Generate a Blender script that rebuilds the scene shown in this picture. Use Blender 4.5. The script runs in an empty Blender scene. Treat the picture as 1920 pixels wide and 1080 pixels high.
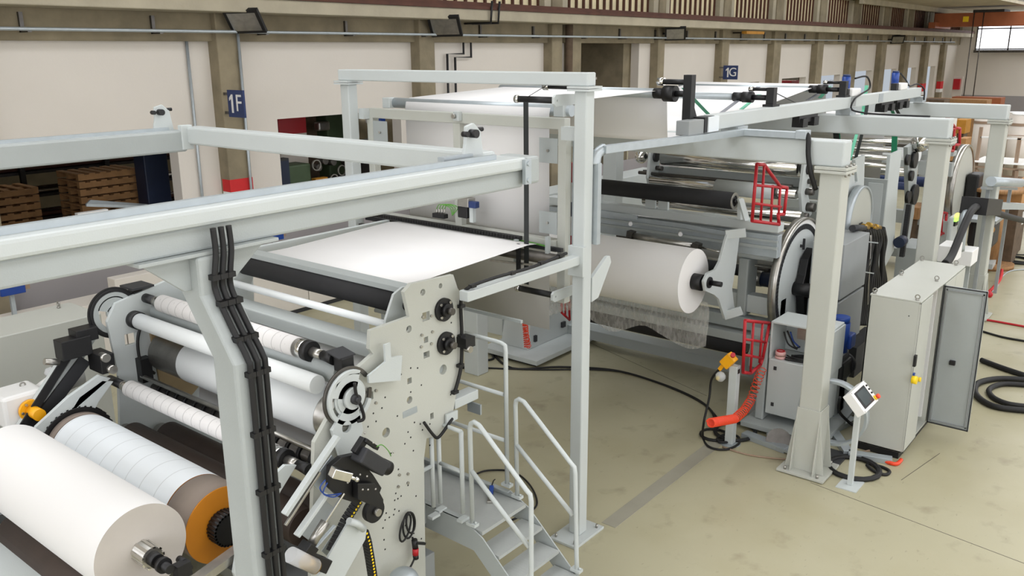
import bpy, bmesh, math, random
from mathutils import Vector, geometry
random.seed(7)
C = bpy.context.scene.collection
PI = math.pi
# ------------------------------------------------------------ camera model
F = 1618.4; YAW = math.radians(38.92); PIT = math.radians(15.38); ROL = math.radians(0.357); H = 5.05
_f = Vector((math.cos(PIT)*math.cos(YAW), math.cos(PIT)*math.sin(YAW), -math.sin(PIT)))
_r0 = Vector((math.sin(YAW), -math.cos(YAW), 0)); _d0 = _f.cross(_r0)
_r = _r0*math.cos(ROL) + _d0*math.sin(ROL); _d = -_r0*math.sin(ROL) + _d0*math.cos(ROL)
def at(px, py, X=None, Y=None, Z=None):
    "point of the hall seen at a photograph pixel, on one known plane"
    q = _f + _r*((px-960)/F) + _d*((py-540)/F)
    t = X/q.x if X is not None else Y/q.y if Y is not None else (Z-H)/q.z
    return Vector((t*q.x, t*q.y, H+t*q.z))
cd = bpy.data.cameras.new('camera'); cam = bpy.data.objects.new('camera', cd); C.objects.link(cam)
from mathutils import Matrix
cam.matrix_world = Matrix(((_r.x, -_d.x, -_f.x, 0), (_r.y, -_d.y, -_f.y, 0), (_r.z, -_d.z, -_f.z, H), (0, 0, 0, 1)))
cd.sensor_width = 36; cd.lens = F/1920*36; cd.clip_end = 300; cd.clip_start = .05
bpy.context.scene.camera = cam
# ------------------------------------------------------------ materials
def lin(c):
    return tuple(((x/255)/12.92 if x/255 <= .04045 else ((x/255+.055)/1.055)**2.4) for x in c)
M = {}
def mat(name, rgb, rough=.5, metal=0, var=.06, scale=3, bump=0, bscale=60, emit=0, alpha=1, coat=0, rgb2=None, stretch=(1,1,1)):
    m = bpy.data.materials.new(name); m.use_nodes = True; M[name] = m
    nt = m.node_tree; b = nt.nodes['Principled BSDF']; L = nt.links
    c = lin(rgb)
    b.inputs['Roughness'].default_value = rough; b.inputs['Metallic'].default_value = metal
    if coat: b.inputs['Coat Weight'].default_value = coat; b.inputs['Coat Roughness'].default_value = .15
    tc = nt.nodes.new('ShaderNodeTexCoord'); mp = nt.nodes.new('ShaderNodeMapping')
    mp.inputs['Scale'].default_value = stretch; L.new(tc.outputs['Object'], mp.inputs[0])
    n = nt.nodes.new('ShaderNodeTexNoise'); n.inputs['Scale'].default_value = scale; n.inputs['Detail'].default_value = 5
    L.new(mp.outputs[0], n.inputs['Vector'])
    mr = nt.nodes.new('ShaderNodeMapRange'); mr.inputs['From Min'].default_value = .3; mr.inputs['From Max'].default_value = .7
    L.new(n.outputs['Fac'], mr.inputs['Value'])
    mx = nt.nodes.new('ShaderNodeMix'); mx.data_type = 'RGBA'
    c2 = lin(rgb2) if rgb2 else tuple(x*(1-var) for x in c)
    c1 = c if rgb2 else tuple(min(1, x*(1+var)) for x in c)
    mx.inputs['A'].default_value = (*c1, 1); mx.inputs['B'].default_value = (*c2, 1)
    L.new(mr.outputs[0], mx.inputs['Factor']); L.new(mx.outputs['Result'], b.inputs['Base Color'])
    if bump:
        n2 = nt.nodes.new('ShaderNodeTexNoise'); n2.inputs['Scale'].default_value = bscale; n2.inputs['Detail'].default_value = 3
        L.new(tc.outputs['Object'], n2.inputs['Vector'])
        bp = nt.nodes.new('ShaderNodeBump'); bp.inputs['Strength'].default_value = bump; bp.inputs['Distance'].default_value = .01
        L.new(n2.outputs['Fac'], bp.inputs['Height']); L.new(bp.outputs[0], b.inputs['Normal'])
    if emit:
        b.inputs['Emission Color'].default_value = (*c, 1); b.inputs['Emission Strength'].default_value = emit
    if alpha < 1: b.inputs['Alpha'].default_value = alpha
    return m
mat('paint', (186,192,191), .42, var=.03, scale=1.5, bump=.12, bscale=130)
mat('paint_warm', (180,182,174), .45, var=.03, scale=1.5, bump=.15, bscale=130)
mat('paint_grey', (160,166,165), .45, var=.04, scale=2, bump=.15, bscale=130)
mat('paint_dark', (140,144,144), .5, var=.05, scale=2)
mat('paper', (222,221,219), .85, var=.012, scale=1.2, stretch=(1,.15,1))
mat('web', (226,225,224), .9, var=.025, scale=1.6, stretch=(1,.2,1))
mat('paper_end', (190,184,176), .9, var=.04, scale=5)
mat('paper_blue', (218,224,228), .8, var=.03, scale=3)
mat('white_roller', (226,230,230), .45, var=.02)
mat('roller_grey', (186,190,190), .35, var=.05, scale=6)
mat('black', (13,13,15), .5, var=.2, scale=6)
mat('black_matte', (22,22,24), .75, var=.12, scale=12)
mat('charcoal', (42,43,46), .6, var=.12, scale=8)
mat('rubber', (11,11,12), .6, var=.2, scale=10)
mat('chrome', (215,214,210), .16, 1, var=.08, scale=4, stretch=(6,.3,6))
mat('steel', (170,168,162), .3, .9, var=.15, scale=9)
mat('steel_dark', (95,92,88), .4, .8, var=.2, scale=9)
mat('galv', (172,180,184), .42, .5, var=.05, scale=10)
mat('brown', (60,48,41), .6, var=.12, scale=7)
mat('kraft', (128,116,106), .8, var=.06, scale=5)
mat('ochre', (176,122,32), .7, var=.1, scale=5)
mat('orange_core', (190,120,20), .6, var=.08)
mat('red', (176,22,34), .45, var=.06)
mat('red_wall', (196,38,40), .8, var=.06)
mat('orange', (226,66,30), .4, var=.05)
mat('yellow', (240,205,20), .4, var=.04)
mat('amber', (238,168,14), .4, var=.04)
mat('blue', (24,62,140), .4, var=.1)
mat('navy', (28,48,96), .5, var=.06)
mat('dark_navy', (22,34,58), .5, var=.1)
mat('green_belt', (34,128,92), .6, var=.06)
mat('green_light', (110,200,165), .6, var=.04)
mat('green_cable', (90,150,60), .5)
mat('belt_black', (30,34,34), .6, var=.1)
mat('belt_grey', (120,122,128), .6, var=.05)
mat('white', (228,228,226), .6, var=.02)
mat('wall', (212,206,197), .9, var=.025, scale=.7, bump=.15, bscale=30)
mat('wall_grey', (150,146,146), .9, var=.05, scale=.7)
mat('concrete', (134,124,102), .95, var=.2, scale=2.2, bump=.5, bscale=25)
mat('tape_grey', (150,147,132), .8, var=.05)
mat('concrete_light', (170,162,142), .95, var=.12, scale=1.5, bump=.4, bscale=25)
mat('rust', (84,52,40), .8, var=.2, scale=3)
mat('wood', (150,112,72), .8, var=.2, scale=6, stretch=(1,6,1))
mat('wood_dark', (92,76,60), .9, var=.25, scale=6)
mat('cardboard', (176,132,84), .85, var=.1, scale=4)
mat('wrap', (214,206,196), .45, var=.05, scale=3)
mat('tan', (150,128,108), .7)
mat('pink', (216,170,166), .5)
mat('brass', (176,140,60), .3, .8)
mat('green_machine', (66,84,58), .6, var=.1)
mat('dark_iron', (46,44,42), .6, .3, var=.3, scale=9)
mat('screen', (62,72,76), .15, var=.1)
mat('crane', (150,84,48), .6, var=.1)
mat('yellow_glass', (226,214,176), .5, var=.12, scale=2)
mat('green_pcb', (58,92,66), .6, var=.3, scale=30)
mat('plastic_bag', (225,228,230), .2, alpha=.45)
mat('film_brown', (150,130,96), .3, .2, var=.2, scale=3)
def emis(name, rgb, s):
    m = bpy.data.materials.new(name); m.use_nodes = True; M[name] = m
    nt = m.node_tree; nt.nodes.clear()
    e = nt.nodes.new('ShaderNodeEmission'); o = nt.nodes.new('ShaderNodeOutputMaterial')
    e.inputs[0].default_value = (*lin(rgb), 1); e.inputs[1].default_value = s
    nt.links.new(e.outputs[0], o.inputs[0])
emis('daylight', (246,248,255), 3.2)
emis('skylight', (250,250,255), 3.0)  # ceiling strips, also the glow of the added wall panels
emis('lamp_green', (160,255,90), 2.5); emis('lamp_yellow', (255,240,120), 2.0)
# floor: beige resin with stains and wear
def floor_mat():
    m = mat('floor', (170,165,138), .38, var=.05, scale=.35)
    nt = m.node_tree; L = nt.links; b = nt.nodes['Principled BSDF']
    base = b.inputs['Base Color'].links[0].from_socket
    tc = nt.nodes.new('ShaderNodeTexCoord')
    def layer(base, scale, lo, hi, col, amt, detail=8, st=(1,1,1)):
        mp = nt.nodes.new('ShaderNodeMapping'); mp.inputs['Scale'].default_value = st
        L.new(tc.outputs['Object'], mp.inputs[0])
        n = nt.nodes.new('ShaderNodeTexNoise'); n.inputs['Scale'].default_value = scale; n.inputs['Detail'].default_value = detail
        L.new(mp.outputs[0], n.inputs['Vector'])
        r = nt.nodes.new('ShaderNodeMapRange'); r.inputs['From Min'].default_value = lo; r.inputs['From Max'].default_value = hi
        r.inputs['To Max'].default_value = amt; L.new(n.outputs['Fac'], r.inputs['Value'])
        x = nt.nodes.new('ShaderNodeMix'); x.data_type = 'RGBA'; x.inputs['B'].default_value = (*lin(col), 1)
        L.new(r.outputs[0], x.inputs['Factor']); L.new(base, x.inputs['A'])
        return x.outputs['Result']
    base = layer(base, .8, .45, .75, (150,142,108), .5)
    base = layer(base, 2.6, .58, .78, (112,100,76), .55, 10)
    base = layer(base, 9, .66, .8, (80,72,58), .5, 6, (1,2.5,1))
    L.new(base, b.inputs['Base Color'])
    n = nt.nodes.new('ShaderNodeTexNoise'); n.inputs['Scale'].default_value = 1.5
    L.new(tc.outputs['Object'], n.inputs['Vector'])
    r = nt.nodes.new('ShaderNodeMapRange'); r.inputs['To Min'].default_value = .25; r.inputs['To Max'].default_value = .6
    L.new(n.outputs['Fac'], r.inputs['Value']); L.new(r.outputs[0], b.inputs['Roughness'])
floor_mat()
def ring_mat(name, rgb, line, scale, axis='Y', width=.93, amt=.75, noise=2.0, marks=True):
    "paper wound with printed rings square to the roll's axis"
    m = mat(name, rgb, .8, var=.02); nt = m.node_tree; L = nt.links; b = nt.nodes['Principled BSDF']
    base = b.inputs['Base Color'].links[0].from_socket
    tc = nt.nodes.new('ShaderNodeTexCoord')
    w = nt.nodes.new('ShaderNodeTexWave'); w.bands_direction = axis; w.inputs['Scale'].default_value = scale
    w.inputs['Distortion'].default_value = noise; w.inputs['Detail'].default_value = 1; w.inputs['Detail Scale'].default_value = .6
    L.new(tc.outputs['Object'], w.inputs['Vector'])
    r = nt.nodes.new('ShaderNodeMapRange'); r.inputs['From Min'].default_value = width; r.inputs['From Max'].default_value = 1
    r.inputs['To Max'].default_value = amt; L.new(w.outputs['Fac'], r.inputs['Value'])
    x = nt.nodes.new('ShaderNodeMix'); x.data_type = 'RGBA'; x.inputs['B'].default_value = (*lin(line), 1)
    L.new(base, x.inputs['A']); L.new(r.outputs[0], x.inputs['Factor'])
    out = x.outputs['Result']
    if marks:
        n = nt.nodes.new('ShaderNodeTexNoise'); n.inputs['Scale'].default_value = 28; n.inputs['Detail'].default_value = 2
        mp = nt.nodes.new('ShaderNodeMapping'); mp.inputs['Scale'].default_value = (1, 2.2, 1)
        L.new(tc.outputs['Object'], mp.inputs[0]); L.new(mp.outputs[0], n.inputs['Vector'])
        r2 = nt.nodes.new('ShaderNodeMapRange'); r2.inputs['From Min'].default_value = .68; r2.inputs['From Max'].default_value = .74
        r2.inputs['To Max'].default_value = .5; L.new(n.outputs['Fac'], r2.inputs['Value'])
        y = nt.nodes.new('ShaderNodeMix'); y.data_type = 'RGBA'; y.inputs['B'].default_value = (*lin(line), 1)
        L.new(out, y.inputs['A']); L.new(r2.outputs[0], y.inputs['Factor']); out = y.outputs['Result']
    L.new(out, b.inputs['Base Color'])
ring_mat('printed_core', (216,214,212), (120,118,116), 2.6, width=.975, amt=.5)
ring_mat('ringed_paper', (218,223,226), (150,152,150), 1.5, noise=3, width=.99, amt=.4, marks=False)
def film_mat():
    m = mat('nonwoven_film', (214,212,206), .9, var=.05); nt = m.node_tree; b = nt.nodes['Principled BSDF']
    tc = nt.nodes.new('ShaderNodeTexCoord'); mp = nt.nodes.new('ShaderNodeMapping'); mp.inputs['Scale'].default_value = (3, 9, 3)
    n = nt.nodes.new('ShaderNodeTexNoise'); n.inputs['Scale'].default_value = 3; n.inputs['Detail'].default_value = 8
    nt.links.new(tc.outputs['Object'], mp.inputs[0]); nt.links.new(mp.outputs[0], n.inputs['Vector'])
    r = nt.nodes.new('ShaderNodeMapRange'); r.inputs['From Min'].default_value = .3; r.inputs['From Max'].default_value = .7
    r.inputs['To Min'].default_value = .22; r.inputs['To Max'].default_value = .45
    nt.links.new(n.outputs['Fac'], r.inputs['Value']); nt.links.new(r.outputs[0], b.inputs['Alpha'])
film_mat()
def tread_mat():
    m = mat('tread', (176,180,178), .4, .2, var=.05, scale=6); nt = m.node_tree; b = nt.nodes['Principled BSDF']
    tc = nt.nodes.new('ShaderNodeTexCoord'); v = nt.nodes.new('ShaderNodeTexChecker'); v.inputs['Scale'].default_value = 40
    mp = nt.nodes.new('ShaderNodeMapping'); mp.inputs['Rotation'].default_value = (0, 0, PI/4)
    nt.links.new(tc.outputs['Object'], mp.inputs[0]); nt.links.new(mp.outputs[0], v.inputs['Vector'])
    bp = nt.nodes.new('ShaderNodeBump'); bp.inputs['Strength'].default_value = .5; bp.inputs['Distance'].default_value = .004
    nt.links.new(v.outputs['Fac'], bp.inputs['Height']); nt.links.new(bp.outputs[0], b.inputs['Normal'])
tread_mat()
# ------------------------------------------------------------ mesh building
WORLD = {}
class MB:
    def __init__(s): s.v = []; s.f = []; s.sm = []; s.pc = []
    def add(s, vs, fs, sm=False):
        o = len(s.v); s.pc.append((o, len(s.f))); s.v += [Vector(p) for p in vs]
        for i, q in enumerate(fs):
            s.f.append(tuple(k+o for k in q)); s.sm.append(sm if isinstance(sm, bool) else sm[i])
        return s
    def box(s, x0, x1, y0, y1, z0, z1):
        if x0 > x1: x0, x1 = x1, x0
        if y0 > y1: y0, y1 = y1, y0
        if z0 > z1: z0, z1 = z1, z0
        return s.add([(x, y, z) for z in (z0, z1) for y in (y0, y1) for x in (x0, x1)],
                     [(0,2,3,1), (4,5,7,6), (0,1,5,4), (2,6,7,3), (0,4,6,2), (1,3,7,5)])
    def bar(s, a, b, w, h, up=(0,0,1)):
        "box along a line: w across, h along up"
        a = Vector(a); b = Vector(b); d = (b-a).normalized(); up = Vector(up)
        if abs(d.dot(up)) > .99: up = Vector((1,0,0))
        sd = d.cross(up).normalized(); u = sd.cross(d).normalized()
        vs = []
        for p in (a, b):
            for i, j in ((-1,-1), (1,-1), (1,1), (-1,1)): vs.append(p + sd*(i*w/2) + u*(j*h/2))
        return s.add(vs, [(0,3,2,1), (4,5,6,7), (0,1,5,4), (1,2,6,5), (2,3,7,6), (3,0,4,7)])
    def cyl(s, a, b, r, n=20, r2=None, cap=True):
        a = Vector(a); b = Vector(b); r2 = r if r2 is None else r2
        d = (b-a).normalized(); t = Vector((0,0,1)) if abs(d.z) < .9 else Vector((1,0,0))
        u = d.cross(t).normalized(); w = d.cross(u)
        vs = []
        for p, q in ((a, r), (b, r2)):
            for i in range(n):
                g = 2*PI*i/n; vs.append(p + (u*math.cos(g) + w*math.sin(g))*q)
        fs = [(i, n+i, n+(i+1) % n, (i+1) % n) for i in range(n)]
        sm = [True]*n
        if cap: fs += [tuple(range(n)), tuple(reversed(range(n, 2*n)))]; sm += [False, False]
        return s.add(vs, fs, sm)
    def ring(s, a, b, ro, ri, n=36, a0=0, a1=2*PI):
        "annulus with thickness from a to b"
        a = Vector(a); b = Vector(b); d = (b-a).normalized(); t = Vector((0,0,1)) if abs(d.z) < .9 else Vector((1,0,0))
        u = d.cross(t).normalized(); w = d.cross(u); full = abs(a1-a0-2*PI) < 1e-6; k = n if full else n+1
        vs = []
        for i in range(k):
            g = a0 + (a1-a0)*i/n; e = u*math.cos(g) + w*math.sin(g)
            vs += [a+e*ro, a+e*ri, b+e*ri, b+e*ro]
        fs = []; sm = []
        for i in range(n):
            j = (i+1) % k; A = 4*i; B = 4*j
            for q in range(4):
                fs.append((A+q, A+(q+1) % 4, B+(q+1) % 4, B+q)); sm.append(q in (1, 3))
        if not full: fs += [(3,2,1,0), (4*n, 4*n+1, 4*n+2, 4*n+3)]; sm += [False, False]
        return s.add(vs, fs, sm)
    def tube(s, pts, r, n=8, sub=0, closed=False):
        p = [Vector(q) for q in pts]
        if sub:
            o = []; m = len(p)
            for i in range(m if closed else m-1):
                g = lambda k: p[k % m] if closed else p[max(0, min(m-1, k))]
                a, b, c, d = g(i-1), g(i), g(i+1), g(i+2)
                for j in range(sub):
                    t = j/sub
                    o.append(.5*((2*b) + (c-a)*t + (2*a-5*b+4*c-d)*t*t + (3*b-a-3*c+d)*t*t*t))
            if not closed: o.append(p[-1])
            p = o
        m = len(p); vs = []; u = None
        for i in range(m):
            if closed: d = p[(i+1) % m]-p[i-1]
            else: d = p[min(i+1, m-1)]-p[max(i-1, 0)]
            if d.length < 1e-9: d = Vector((1,0,0))
            d.normalize()
            if u is None:
                t = Vector((0,0,1)) if abs(d.z) < .9 else Vector((1,0,0)); u = d.cross(t).normalized()
            else:
                u = (u - d*u.dot(d))
                u = u.normalized() if u.length > 1e-6 else d.orthogonal().normalized()
            w = d.cross(u)
            for k in range(n):
                g = 2*PI*k/n; vs.append(p[i] + (u*math.cos(g) + w*math.sin(g))*r)
        fs = []; sm = []
        for i in range(m if closed else m-1):
            j = (i+1) % m
            for k in range(n):
                fs.append((i*n+k, i*n+(k+1) % n, j*n+(k+1) % n, j*n+k)); sm.append(True)
        if not closed:
            fs += [tuple(reversed(range(n))), tuple(range((m-1)*n, m*n))]; sm += [False, False]
        return s.add(vs, fs, sm)
    def prism(s, out, t0, t1, axis='y', holes=()):
        "flat outline with holes, extruded from t0 to t1 along the axis"
        mk = {'y': lambda p, t: (p[0], t, p[1]), 'x': lambda p, t: (t, p[0], p[1]), 'z': lambda p, t: (p[0], p[1], t)}[axis]
        loops = [list(out)] + [list(h) for h in holes]
        flat = [p for l in loops for p in l]
        tri = geometry.tessellate_polygon([[Vector((p[0], p[1], 0)) for p in l] for l in loops])
        n = len(flat); vs = [mk(p, t0) for p in flat] + [mk(p, t1) for p in flat]
        fs = [tuple(t) for t in tri] + [tuple(k+n for k in reversed(t)) for t in tri]
        o = 0
        for l in loops:
            k = len(l)
            for i in range(k): fs.append((o+i, o+(i+1) % k, n+o+(i+1) % k, n+o+i))
            o += k
        return s.add(vs, fs)
    def ball(s, c, r, n=12, sz=1):
        c = Vector(c); vs = []; fs = []
        m = n//2
        for i in range(m+1):
            a = PI*i/m
            for j in range(n):
                g = 2*PI*j/n; vs.append(c + Vector((math.sin(a)*math.cos(g), math.sin(a)*math.sin(g), math.cos(a)*sz))*r)
        for i in range(m):
            for j in range(n): fs.append((i*n+j, (i+1)*n+j, (i+1)*n+(j+1) % n, i*n+(j+1) % n))
        return s.add(vs, fs, True)
    def coil(s, pts, R, r, turns, n=6, per=14):
        "helix along a polyline"
        p = [Vector(q) for q in pts]; seg = [(p[i+1]-p[i]).length for i in range(len(p)-1)]; T = sum(seg)
        out = []; N = turns*per
        for k in range(N+1):
            d = T*k/N; i = 0
            while i < len(seg)-1 and d > seg[i]: d -= seg[i]; i += 1
            c = p[i].lerp(p[i+1], min(1, d/seg[i])); dd = (p[i+1]-p[i]).normalized()
            t = Vector((0,0,1)) if abs(dd.z) < .9 else Vector((1,0,0)); u = dd.cross(t).normalized(); w = dd.cross(u)
            g = 2*PI*k/per; out.append(c + (u*math.cos(g) + w*math.sin(g))*R)
        return s.tube(out, r, n)
    def build(s, name, m, parent=None, bev=0, loc=None, label=None):
        o = Vector(loc) if loc is not None else Vector((0,0,0))
        base = WORLD[parent.name] if parent is not None else Vector((0,0,0))
        me = bpy.data.meshes.new(name)
        bm = bmesh.new()
        vs = [bm.verts.new(p-base-o) for p in s.v]
        for q, sm in zip(s.f, s.sm):
            try: fc = bm.faces.new([vs[k] for k in q]); fc.smooth = sm
            except ValueError: pass
        bmesh.ops.recalc_face_normals(bm, faces=bm.faces)
        bm.to_mesh(me); bm.free()
        ob = bpy.data.objects.new(name, me); C.objects.link(ob)
        ob.location = o
        if parent is not None: ob.parent = parent
        WORLD[ob.name] = base+o
        if isinstance(m, str): m = M[m]
        me.materials.append(m)
        if bev:
            md = ob.modifiers.new('bevel', 'BEVEL'); md.width = bev; md.segments = 2; md.limit_method = 'ANGLE'; md.angle_limit = math.radians(40)
        if label: ob['label'] = label
        return ob
def each(mb, name, m, parent=None, bev=0, per=1, **k):
    "the pieces of a builder as parts of their own, per = shapes that make up one piece"
    st = mb.pc[::per] + [(len(mb.v), len(mb.f))]; r = []
    for (a, fa), (b, fb) in zip(st, st[1:]):
        q = MB(); q.v = mb.v[a:b]; q.f = [tuple(i-a for i in f) for f in mb.f[fa:fb]]; q.sm = mb.sm[fa:fb]
        r.append(q.build(name, m, parent, bev, **k))
    return r
def thing(name, label, cat, loc=(0,0,0), group=None):
    o = bpy.data.objects.new(name, None); C.objects.link(o); o.empty_display_size = .1
    o.location = loc; WORLD[o.name] = Vector(loc); o['label'] = label; o['category'] = cat
    if group: o['group'] = group
    return o
def tag(o, label, cat, group=None, kind=None):
    o['label'] = label; o['category'] = cat
    if group: o['group'] = group
    if kind: o['kind'] = kind
    return o
def struct(o, label=None):
    o['kind'] = 'structure'
    o['label'] = label or o.name
    return o
def copy_tree(o, parent=None):
    c = o.copy(); C.objects.link(c); c.parent = parent; WORLD[c.name] = Vector(WORLD.get(o.name, (0,0,0)))
    for ch in list(o.children): copy_tree(ch, c)
    return c
def dup(o, off, label, group=None):
    c = copy_tree(o); c.location = o.location + Vector(off); c['label'] = label
    if group: c['group'] = group
    return c
def circ(cx, cy, r, n=16, a0=0): return [(cx+r*math.cos(a0+2*PI*i/n), cy+r*math.sin(a0+2*PI*i/n)) for i in range(n)]
def sq(cx, cy, a, b=None): b = b or a; return [(cx-a/2, cy-b/2), (cx+a/2, cy-b/2), (cx+a/2, cy+b/2), (cx-a/2, cy+b/2)]
def text(name, s, size, m, loc, rot, parent=None, depth=.004):
    cu = bpy.data.curves.new(name, 'FONT'); cu.body = s; cu.size = size; cu.extrude = depth; cu.align_x = 'CENTER'; cu.align_y = 'CENTER'
    o = bpy.data.objects.new(name+'_tmp', cu); C.objects.link(o)
    bpy.context.view_layer.update()
    me = bpy.data.meshes.new_from_object(o); bpy.data.objects.remove(o)
    t = bpy.data.objects.new(name, me); C.objects.link(t); me.materials.clear(); me.materials.append(M[m])
    base = WORLD[parent.name] if parent is not None else Vector((0,0,0))
    t.location = Vector(loc)-base; t.rotation_euler = rot; t.parent = parent
    WORLD[t.name] = Vector(loc)
    return t
# ============================================================ THE HALL
XB = 68.5
struct(MB().box(-8, XB, -14, 26, -.3, 0).build('floor', 'floor'), 'beige resin factory floor with scuffs and stains')
COL = [(a*.9835, b*.9835) for a, b in [(.3,.8), (4.9,5.5), (9.73,10.25), (15.15,15.67), (20.45,20.95), (26.45,26.9), (31.3,31.9), (36.2,36.95), (41.25,42.05), (45.95,46.95), (51.0,51.9), (55.65,56.55), (60.15,61.05), (64.8,65.5)]]
# wall panels with passages cut through
op = {1: (5.5, 8.72, 0, 3.45), 2: (11.0, 14.5, 0, 3.72), 4: (21.75, 25.3, 0, 5.25), 6: (32.6, 35.0, 0, 3.75), 7: (37.4, 40.2, 0, 3.8), 8: (42.1, 44.8, 0, 3.8),
      9: (47.0, 49.8, 0, 3.9), 10: (51.6, 54.4, 0, 3.9), 11: (56.1, 58.6, 0, 3.9), 12: (60.5, 63.1, 0, 3.9)}
w = MB()
edges = [(-8,COL[0][0])] + [(COL[i][1], COL[i+1][0]) for i in range(len(COL)-1)] + [(COL[-1][1], XB)]
for ei, (a, b) in enumerate(edges):
    if ei-1 in op:
        x0, x1, z0, z1 = op[ei-1]
        w.box(a, x0, 15.05, 15.35, 0, 5.3); w.box(x1, b, 15.05, 15.35, 0, 5.3)
        if z1 < 5.2: w.box(x0, x1, 15.05, 15.35, z1, 5.3)
    else: w.box(a, b, 15.05, 15.35, 0, 5.3)
struct(w.build('wall_left', 'wall'), 'long white plastered wall between concrete columns')
for i, (a, b) in enumerate(COL):
    o = struct(MB().box(a, b, 14.75, 15.4, 0, 7.35).build('trim_%d' % (i+1), 'concrete', bev=.02), 'concrete wall column')
    if i in (2, 11, 12, 13, 3): MB().box(a-.004, b+.004, 14.744, 15.0, 2.42, 2.66 if i < 5 else 2.9).build('red_band', 'red_wall', o)
    if i == 2 or i > 9: MB().box(a-.004, b+.004, 14.742, 15.0, 2.2, 2.42).build('white_band', 'white', o)
# square downpipe pair beside a column, grey panel
struct(MB().box(21.1, 21.55, 14.75, 15.3, 0, 5.8).build('trim_20', 'concrete', bev=.02), 'second concrete column beside the downpipe')
struct(MB().cyl((20.85,14.7,0), (20.85,14.7,5.9), .11).build('trim_21', 'wood_dark'), 'dark brown downpipe between two columns')
struct(MB().box(-8, XB, 14.9, 15.4, 5.25, 6.0).build('trim_30', 'concrete'), 'concrete lintel beam above the wall panels')
struct(MB().box(-8, XB, 14.1, 15.4, 5.75, 6.0).build('trim_31', 'concrete_light', bev=.02), 'concrete ledge under the clerestory')
struct(MB().box(-8, XB, 14.05, 14.2, 6.0, 6.07).box(-8, XB, 14.12, 14.16, 6.07, 6.16).build('trim_32', 'rust'), 'rusty crane rail on the ledge')
# clerestory bays
k = 0
for a, b in edges:
    k += 1
    nw = max(2, int(round((b-a)/.42)))
    g = struct(MB().box(a+.3, b-.3, 15.05, 15.1, 6.0, 7.3).build('window_%d' % k, 'yellow_glass'), 'clerestory bay with yellowed glass and dark bars')
    m_ = MB()
    for j in range(nw+1):
        x = a+.3+(b-a-.6)*j/nw; m_.box(x-.03, x+.03, 14.98, 15.12, 6.0, 7.3)
    m_.box(a+.3, b-.3, 14.98, 15.12, 6.0, 6.1)
    m_.build('glazing_bars', 'rust', g)
    MB().box(a-.02, a+.3, 14.8, 15.3, 6.0, 7.3).box(b-.3, b+.02, 14.8, 15.3, 6.0, 7.3).build('pier', 'concrete_light', g)
struct(MB().box(-8, XB, 14.9, 15.4, 7.3, 10.3).build('trim_33', 'concrete_light'), 'pale concrete upper wall')
# far end wall with window band
fw = MB().box(XB, XB+.3, -14, 15.4, 0, 4.9).box(XB, XB+.3, -14, 15.4, 7.8, 10.3).box(XB, XB+.3, 13.9, 15.4, 4.9, 7.8)
struct(fw.build('wall_back', 'wall'), 'white far end wall')
struct(MB().box(XB-.06, XB, -14, 15, 0, 1.85).build('baseboard_back', 'wall_grey'), 'grey painted dado on the far wall')
g = struct(MB().box(XB+.05, XB+.1, -14, 13.9, 4.9, 7.8).build('window_40', 'daylight'), 'bright window band in the far wall')
m_ = MB()
for j in range(14): m_.box(XB-.02, XB+.06, 13.9-j*2-.04, 13.9-j*2+.04, 4.9, 7.8)
for z in (4.95, 6.3, 7.75): m_.box(XB-.02, XB+.06, -14, 13.9, z-.04, z+.04)
m_.build('window_frame', 'steel_dark', g)
struct(MB().box(XB-.5, XB, -14, 13.9, 4.72, 4.9).build('trim_41', 'steel_dark'), 'steel ledge below the far windows')
# other hall walls and roof (mostly outside the picture)
struct(MB().box(-8, XB, -14.3, -14, 0, 10.3).build('wall_right', 'wall'), 'white wall on the right of the hall')
struct(MB().box(-8.3, -8, -14, 26, 0, 10.3).build('wall_front', 'wall'), 'white wall behind the viewpoint')
struct(MB().box(-6, 43, -13.99, -13.95, 3, 8).build('window_45', 'skylight'), 'long glowing panel added on the right wall as side light')  # glowing panel added for side light, no window known here
struct(MB().box(-7.99, -7.95, -12, 12, 3, 8).build('window_46', 'skylight'), 'unseen glowing panel added behind the viewpoint as fill light')  # unseen glowing panel, added to brighten faces turned to the camera
ce = MB()
ys = [-14, -10.5, -7.5, -2.5, .5, 5.5, 8.5, 11.5, 15.4]
for i in range(0, 8, 2): ce.box(-8, XB, ys[i], ys[i+1], 10, 10.3)
for j in range(9):
    x = -8 + j*8.6; ce.box(x, x+1.4, -14, 15.4, 9.75, 10.0)
struct(ce.build('ceiling', 'concrete_light'), 'concrete ceiling with long skylight slots')
for i, k in ((1,0), (3,1), (5,2)):
    struct(MB().box(-8, XB, ys[i], ys[i+1], 10.35, 10.4).build('window_%d' % (50+k), 'skylight'), 'skylight strip in the ceiling')
struct(MB().box(44, XB, 9.5, 14.9, 7.35, 7.5).box(44, XB, 14.0, 14.2, 7.1, 7.5).build('trim_42', 'concrete_light'), 'light concrete soffit above the clerestory end')
# the hall next door, seen through the passages
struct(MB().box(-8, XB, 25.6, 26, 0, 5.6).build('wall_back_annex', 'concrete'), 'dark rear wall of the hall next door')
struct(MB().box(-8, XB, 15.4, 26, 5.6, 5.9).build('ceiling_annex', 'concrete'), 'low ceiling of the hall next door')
struct(MB().box(22.5, 24.5, 25.5, 25.58, 2.6, 4.4).build('window_60', 'daylight'), 'bright window in the hall next door')
struct(MB().box(38, 41, 25.5, 25.58, 1.0, 4.4).build('window_61', 'daylight'), 'bright gate in the hall next door')
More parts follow.
